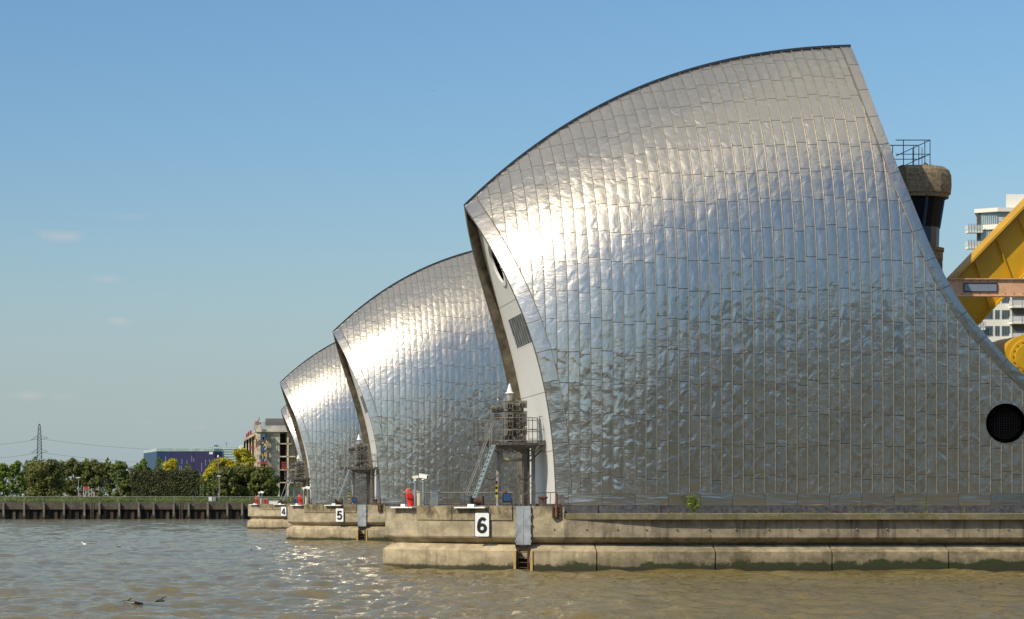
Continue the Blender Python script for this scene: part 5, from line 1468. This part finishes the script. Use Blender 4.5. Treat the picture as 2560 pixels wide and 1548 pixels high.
# ---- concrete building under works
Yk = 470.0
kc = concrete('bare_concrete', (.74, .62, .46), (.40, .33, .24), streak=.4)
cb = empty('concrete_building', (P(665, 0, Yk).x, Yk, 4.2), 'half stripped concrete building with red safety barriers and scaffolding', 'building')
def KX(p): return P(p, 0, Yk).x
def KZ(p): return P(0, p, Yk).z
mb = MB()
mb.prism([(KX(641), Yk), (KX(651.5), Yk), (KX(651.5), Yk + 8), (KX(641), Yk + 8)], 4.2, KZ(1078), plane='xy')      # corner pier
mb.box(KX(667), KX(700), Yk + .4, Yk + 8, 4.2, KZ(1080)); mb.box(KX(651.5), KX(667), Yk + .8, Yk + 8, 4.2, KZ(1080))
mb.box(KX(700), KX(760), Yk + 3, Yk + 8, 4.2, KZ(1080))
for p in (1108, 1140, 1173, 1205): mb.box(KX(700), KX(760), Yk + .4, Yk + 3, KZ(p + 3), KZ(p))
mb.box(KX(718), KX(722), Yk + .4, Yk + 3, 4.2, KZ(1080))
mb.box(KX(640), KX(760), Yk - .3, Yk + 8, KZ(1080), KZ(1073)); 
mb.build('wall', kc, cb)
mb = MB(); mb.prism([(KX(641), Yk + .01), (KX(641), Yk + 8), (KX(613) + 2.5, Yk + 60), (KX(613) + 1.2, Yk + 60)], KZ(1092) - 3, KZ(1080), plane='xy')
side = MB(); za, zb_ = KZ(1079), KZ(1099) 
pl_ = [Vector((KX(641), Yk + 4, 0)), Vector((KX(613), Yk + 4.01, 0))]
for k in range(9):
    x = KX(641) + (KX(613) - KX(641)) * k / 8; zt = za + (zb_ - za) * k / 8
    side.box(x - .15 - .3 * (k % 2), x + .25, Yk + 4, Yk + 4.8, 4.2, zt)
side.box(KX(613), KX(641), Yk + 5.2, Yk + 5.6, 4.2, zb_); side.prism([(KX(612), zb_ - .3), (KX(641), za - .6), (KX(641), za + .2), (KX(612), zb_ + .35)], Yk + 3.6, Yk + 5.6)
for t in (1128, 1155): side.box(KX(613), KX(641), Yk + 4.1, Yk + 5.3, KZ(t + 2), KZ(t))
side.build('side_wing', kc, cb)
mb = MB(); mb.box(KX(614), KX(640), Yk + 5.05, Yk + 5.15, 4.2, zb_ - .5); mb.build('side_glazing', plain('grey_glazing', (.10, .13, .15), .2, 0, .3, .5), cb)
mb = MB(); mb.box(KX(702), KX(716), Yk + 2.9, Yk + 2.98, 4.2, KZ(1084)); mb.build('opening_shade_panel', plain('interior_shade_paint', (.03, .025, .02), .9), cb)  # dark panel painted as the shade inside the open bays
mb = MB(); mb.box(KX(666), KX(715), Yk + 1, Yk + 6, KZ(1064), KZ(1046)); mb.build('plant_room', plain('grey_cladding', (.16, .155, .15), .7), cb)
mb = MB(); mb.box(KX(651), KX(760), Yk - .1, Yk + .2, KZ(1071), KZ(1064)); mb.box(KX(634), KX(652), Yk + .2, Yk + 3, KZ(1074), KZ(1056)); mb.build('parapet', plain('pale_parapet', (.42, .41, .38), .7, 0, .3, .8), cb)
mb = MB()
for i in range(14):
    x = KX(652) + i * (KX(760) - KX(652)) / 13; mb.beam((x, Yk - .1, KZ(1064)), (x, Yk - .1, KZ(1056)), .06, .06)
for z in (1056, 1060): mb.beam((KX(652), Yk - .1, KZ(z)), (KX(760), Yk - .1, KZ(z)), .06, .06)
mb.build('roof_rail', M['dk_steel'], cb)
mb = MB()
for i in range(6):
    x = KX(653) + i * (KX(677) - KX(653)) / 5; mb.beam((x, Yk - 1.2, 4.2), (x, Yk - 1.2, KZ(1078)), .07, .07); mb.beam((x, Yk - .2, 4.2), (x, Yk - .2, KZ(1078)), .07, .07)
for z in range(1082, 1180, 9):
    mb.beam((KX(653), Yk - 1.2, KZ(z)), (KX(677), Yk - 1.2, KZ(z)), .07, .07)
for z in range(1085, 1180, 24): mb.beam((KX(653), Yk - 1.2, KZ(z)), (KX(670), Yk - 1.2, KZ(z + 20)), .06, .06); mb.box(KX(653), KX(677), Yk - 1.2, Yk - .2, KZ(z), KZ(z) + .06)
mb.build('scaffolding', M['dk_steel'], cb)
rs = random.Random(8)
cols = [plain('sheet_blue', (.05, .14, .30), .6), plain('sheet_ochre', (.45, .30, .06), .6), plain('sheet_white', (.6, .6, .56), .6)]
for k in range(16):
    x = KX(rs.uniform(653, 664)); z = KZ(1100 + k * 5); mb = MB(); mb.box(x, x + .5, Yk - 1.32, Yk - 1.26, z, z + rs.uniform(.5, 1.3)); mb.build('hanging_sheet', cols[(k // 2) % 3], cb)
red = [(615, 1092, 617.5, 1088), (619, 1089, 622, 1083), (624, 1086, 628, 1080), (638, 1062, 646, 1056), (626, 1117, 634, 1122), (640, 1101, 641.5, 1117), (642, 1161, 668, 1157), (706, 1172, 717, 1169), (704, 1171, 712, 1158)]
for (a, t, b_, u) in red:
    mb = MB(); x0, x1 = KX(a), KX(b_); z0, z1 = sorted((KZ(t), KZ(u)))
    for z in (z0, (z0 + z1) / 2, z1): mb.box(x0, x1, Yk - 1.5, Yk - 1.42, z, z + .12)
    for k in range(4): x = x0 + (x1 - x0) * k / 3; mb.box(x - .05, x + .05, Yk - 1.41, Yk - 1.3, z0 - .2, z1 + .3)
    mb.build('safety_barrier', M['redpaint'], cb)
mb = MB(); mb.beam((KX(646), Yk, KZ(1056)), (KX(648), Yk, KZ(1043)), .15, .15); mb.beam((KX(645), Yk, KZ(1050)), (KX(649.5), Yk, KZ(1049)), .12, .12); mb.build('hoist', M['redpaint'], cb)
mb = MB(); mb.box(KX(606), KX(613), Yk + 10, Yk + 20, 4.2, KZ(1110)); mk(mb, 'annex_building', M['white_wall'], 'narrow white building at the left foot of the concrete building', 'building')

# ---- apartment block on the right
Ya = 400.0
ap = empty('apartment_block', (P(2560, 0, Ya).x, Ya, 4.1), 'white apartment block with stacked balconies at the right edge', 'building')
def AX(p, dy=0): return P(p, 0, Ya).x
def AZ(p): return P(0, p, Ya).z
wm = plain('white_render', (.74, .71, .62), .7, 0, .05, .15); gg_ = plain('teal_glazing', (.30, .42, .44), .12, 0, .15, .3); dg = plain('window_glass', (.06, .08, .09), .08, 0, .3, .4); shd = plain('painted_recess_shade', (.10, .09, .075), .8)
bal = plain('balcony_panel', (.55, .55, .54), .4, 0, .1, .5)
mb = MB()
mb.prism([(AX(2456), Ya), (AX(2900), Ya), (AX(2900), Ya + 18), (AX(2456) + 8.5, Ya + 18)], 4.1, AZ(611), plane='xy')
for t, u in ((575, 565), (529, 520)): pass
mb.prism([(AX(2456) + .6, Ya + 1.2), (AX(2900), Ya + 1.2), (AX(2900), Ya + 18), (AX(2456) + 8.5, Ya + 18)], AZ(611), AZ(530), plane='xy')
mb.build('wall', wm, ap)
mb = MB(); mb.prism([(AX(2441), Ya + 1), (AX(2488), Ya - 1.2), (AX(2900), Ya - .2), (AX(2900), Ya + 18), (AX(2441) + 8, Ya + 18)], AZ(531), AZ(521), plane='xy'); mb.build('roof', wm, ap)
mb = MB(); mb.prism([(AX(2531), Ya + 3), (AX(2640), Ya + 3), (AX(2640), Ya + 12), (AX(2531) + 4.5, Ya + 12)], AZ(525), AZ(480), plane='xy'); mb.build('lift_tower', wm, ap)
mb = MB(); mb.prism([(AX(2456), Ya + .6), (AX(2489), Ya - .9), (AX(2600), Ya), (AX(2600), Ya + 1), (AX(2456), Ya + 1)], AZ(574), AZ(562), plane='xy'); mb.build('floor_band', wm, ap)
mb = MB(); mb.prism([(AX(2456), Ya + .9), (AX(2491), Ya - .5), (AX(2600), Ya + .4), (AX(2600), Ya + 1.1), (AX(2456), Ya + 1.1)], AZ(562), AZ(531), plane='xy'); mb.prism([(AX(2456), Ya + .9), (AX(2491), Ya - .5), (AX(2600), Ya + .4), (AX(2600), Ya + 1.1), (AX(2456), Ya + 1.1)], AZ(609), AZ(574.5), plane='xy'); mb.build('glass_bay', gg_, ap)
mb = MB()
for k in range(9):
    t = k / 8; x = AX(2457) + (AX(2490) - AX(2457)) * t; y = Ya + .9 - 1.4 * t - .06
    for a, b_ in ((562, 532), (609, 575)): mb.beam((x, y, AZ(a)), (x, y, AZ(b_)), .10, .10)
mb.build('mullions', M['steel_pale'], ap)
def balcony(x0, x1, z, parent=ap, d=1.6, y=0):
    mb = MB(); mb.box(x0, x1, Ya - d + y, Ya - .01 + y, z - .45, z); bb_ = mb.build('balcony', wm, parent)
    mb = MB(); mb.box(x0 + .05, x1 - .05, Ya - d - .04 + y, Ya - d + y - .005, z + .1, z + .95); mb.box(x0 - .06, x0 - .01, Ya - d + y, Ya + y - .01, z + .1, z + .95); mb.build('balustrade_panel', bal, bb_)
    mb = MB()
    for k in range(6): x = x0 + (x1 - x0) * k / 5; mb.beam((x, Ya - d - .08 + y, z - .3), (x, Ya - d - .08 + y, z + 1.15), .05, .05)
    mb.beam((x0, Ya - d - .08 + y, z + 1.15), (x1, Ya - d - .08 + y, z + 1.15), .07, .07); mb.build('balcony_rail', M['steel_pale'], bb_)
for py_ in (576, 616, 657, 698): balcony(AX(2420), AX(2455), AZ(py_), y=1.4)
balcony(AX(2492), AX(2550), AZ(556), d=.9, y=.3)
mb = MB(); mb.prism([(AX(2446), Ya + .8), (AX(2456.5), Ya + .8), (AX(2456.5) + 1.4, Ya + 3.5), (AX(2446) + 1.4, Ya + 3.5)], 4.1, AZ(531), plane='xy'); mb.build('balcony_shade_core', shd, ap)  # dark block coloured as the shade behind the balconies
for py_ in (765, 805, 847, 888): balcony(AX(2523), AX(2640), AZ(py_), d=1.5)
for z0_, z1_ in ((760, 722), (800, 769), (842, 809), (884, 851)):
    mb = MB(); mb.box(AX(2530), AX(2600), Ya - .12, Ya - .005, AZ(z0_), AZ(z1_)); mb.build('recess_shade_panel', shd, ap)  # dark panel on the wall face, painted as balcony shade
    for a, b_ in ((2460, 2481), (2488, 2498), (2505, 2523)):
        mb = MB(); mb.box(AX(a) - .1, AX(b_) + .1, Ya - .06, Ya - .005, AZ(z0_ - 2), AZ(z1_ + 6)); w_ = mb.build('window', M['steel_pale'], ap)
        nn_ = 3 if b_ - a > 12 else 2
        for k in range(nn_):
            xa2 = AX(a) + (AX(b_) - AX(a)) * k / nn_ + .05; xb2 = AX(a) + (AX(b_) - AX(a)) * (k + 1) / nn_ - .05
            mb = MB(); mb.box(xa2, xb2, Ya - .09, Ya - .065, AZ(z0_ - 2) + .1, AZ(z1_ + 6) - .1); mb.build('pane', dg, w_)
balcony(AX(2428), AX(2459), AZ(820), y=.8)

# ------------------------------------------------------------------ birds and driftwood
def gull(px, py, Y, lab, fly=False, mat='white_paint', ang=0):
    c = P(px, py, Y) if fly else P(px, py, HC / ((py - CY) / FPX)); 
    if not fly: c.z = .02
    q = Matrix.Rotation(R(ang), 3, 'Z')
    r = empty('gull', c, lab, 'gull', None if fly else 'gulls on the water')
    prof = [(-.22, .01, .05), (-.14, .05, .05), (-.02, .085, .05), (.08, .075, .07), (.13, .045, .12), (.16, .04, .17), (.20, .035, .19), (.25, .008, .18)]
    rows = []
    for x, rd, z in prof: rows.append([tuple(c + q @ Vector((x, rd * math.cos(t), z + rd * math.sin(t) * .9))) for t in [2 * math.pi * k / 10 for k in range(11)]])
    mb = MB(); mb.grid(rows); mb.build('body', M[mat], r, smooth=True, merge=.0005)
    for s in (-1, 1):
        mb = MB()
        if fly: rows = [[(-.09, 0, .03), (.10, 0, .03)], [(-.04, .3, .13), (.12, .28, .13)], [(-.10, .72, .04), (-.04, .70, .04)]]
        else: rows = [[(-.05, .07, .09), (.07, .075, .09)], [(-.14, .075, .085), (0, .08, .05)], [(-.28, .03, .10), (-.2, .05, .08)]]
        rows = [[tuple(c + q @ Vector((x, s * y, z))) for x, y, z in r_] for r_ in rows]
        mb.grid(rows); mb.grid([[(a, b, z - .012) for a, b, z in r_] for r_ in rows], flip=True)
        mb.build('wing', M['white_paint'] if fly else M['steel_pale'], r)
    mb = MB(); mb.tube(c + q @ Vector((.25, 0, .18)), c + q @ Vector((.30, 0, .17)), .012, .004, 6); mb.build('beak', plain('beak', (.6, .35, .05), .5), r)
gull(212, 1364, 0, 'white gull swimming, leftmost on the open water', ang=160)
gull(297, 1369, 0, 'darker gull swimming right of the leftmost pair', mat='galv', ang=10)
gull(626, 1376, 0, 'small dark-backed gull on the water below the third pier', mat='galv', ang=100)
gull(650, 1375, 0, 'white gull with raised tail on the water below the second pier', ang=170)
gull(1080, 228, 420, 'lone white gull gliding high in the blue sky', fly=True, ang=80)
def drift(px0, px1, py, r0, lab):
    Y = HC / ((py - CY) / FPX); a, b = P(px0, py, Y), P(px1, py, Y); a.z = .07; b.z = .09
    mb = MB(); m1 = a.lerp(b, .4) + Vector((0, .1, .03)); m2 = a.lerp(b, .75) + Vector((0, -.08, .02))
    mb.tube(a, m1, r0 * .4, r0, 8); mb.tube(m1, m2, r0, r0 * .8, 8); mb.tube(m2, b, r0 * .8, r0 * .3, 8); mb.tube(m1, m1 + Vector((.2, .1, .12)), r0 * .5, .01, 6)
    mk(mb, 'driftwood', plain('wet_wood', (.035, .028, .018), .5), lab, 'driftwood', 'driftwood on the river')
drift(281, 358, 1517, .07, 'long dark piece of driftwood afloat in the left foreground')
drift(388, 412, 1511, .04, 'short dark stick afloat right of the long driftwood')

# ------------------------------------------------------------------ unseen trees behind the viewer, sized and darkened for the steel's dark reflections
GR['south'] = leaf_mat('reflection_tree_leaves', (.008, .010, .006), (.024, .024, .015))
hs = [(-70, 12), (-56, 12), (-45, 11), (-33, 10), (-22, 11), (-11, 11), (0, 12), (11, 14), (21, 17), (31, 20), (41, 23), (51, 26), (61, 28), (72, 30), (83, 30), (95, 29), (108, 27), (122, 26), (137, 24), (152, 24)]
cen_, nr_, sz_ = [], [], []
rr = np.random.default_rng(99); tk = MB()
for i, (X, H) in enumerate(hs):
    H *= 1.2; Y = -18 - (i * 37 % 9); k = rr.integers(0, 22, 2200)
    ca = np.array([(X + rr.uniform(-.8, .8) * 8, Y + rr.uniform(-.5, .5) * 8, 1.4 + H * rr.uniform(.02, .92), 8 * rr.uniform(.28, .42)) for _ in range(22)])
    d = rr.normal(size=(2200, 3)); d /= np.linalg.norm(d, axis=1, keepdims=True)
    c_ = ca[k, :3] + d * (rr.random(2200) ** .33 * ca[k, 3])[:, None]; c_[:, 2] = np.maximum(c_[:, 2], 1.5)
    cen_.append(c_); nr_.append(d + rr.normal(size=(2200, 3)) * .5); sz_.append(rr.uniform(.5, 1.0, 2200))
    tk.tube((X, Y, 1), (X, Y, 1.4 + H * .6), .35, .12, 8)
sw = quads_obj('unseen_reflection_woodland', np.vstack(cen_), np.concatenate(sz_), np.vstack(nr_), GR['south'], org=(40, -20, 1.4)); tag(sw, kind='stuff')
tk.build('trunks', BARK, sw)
# ------------------------------------------------------------------ copies of pier and shell
plab = ['second pier from the camera, numbered 5, its bow patched with yellow lichen', 'third pier from the camera, numbered 4, nearest the dark quay wall', 'farthest pier, hidden almost wholly behind the third']
slab = ['second largest steel shell, standing between the nearest shell and the smaller ones', 'third steel shell from the camera, over the third pier', 'farthest steel shell, a bright sliver showing behind the third one']
for k in (1, 2, 3):
    d = (0 if k < 3 else 4.3, GAP * k, 0)
    c = copy_tree(pier, d); c['label'] = plab[k - 1]
    c = copy_tree(shell, d, skip=('vent_grille',)); c['label'] = slab[k - 1]
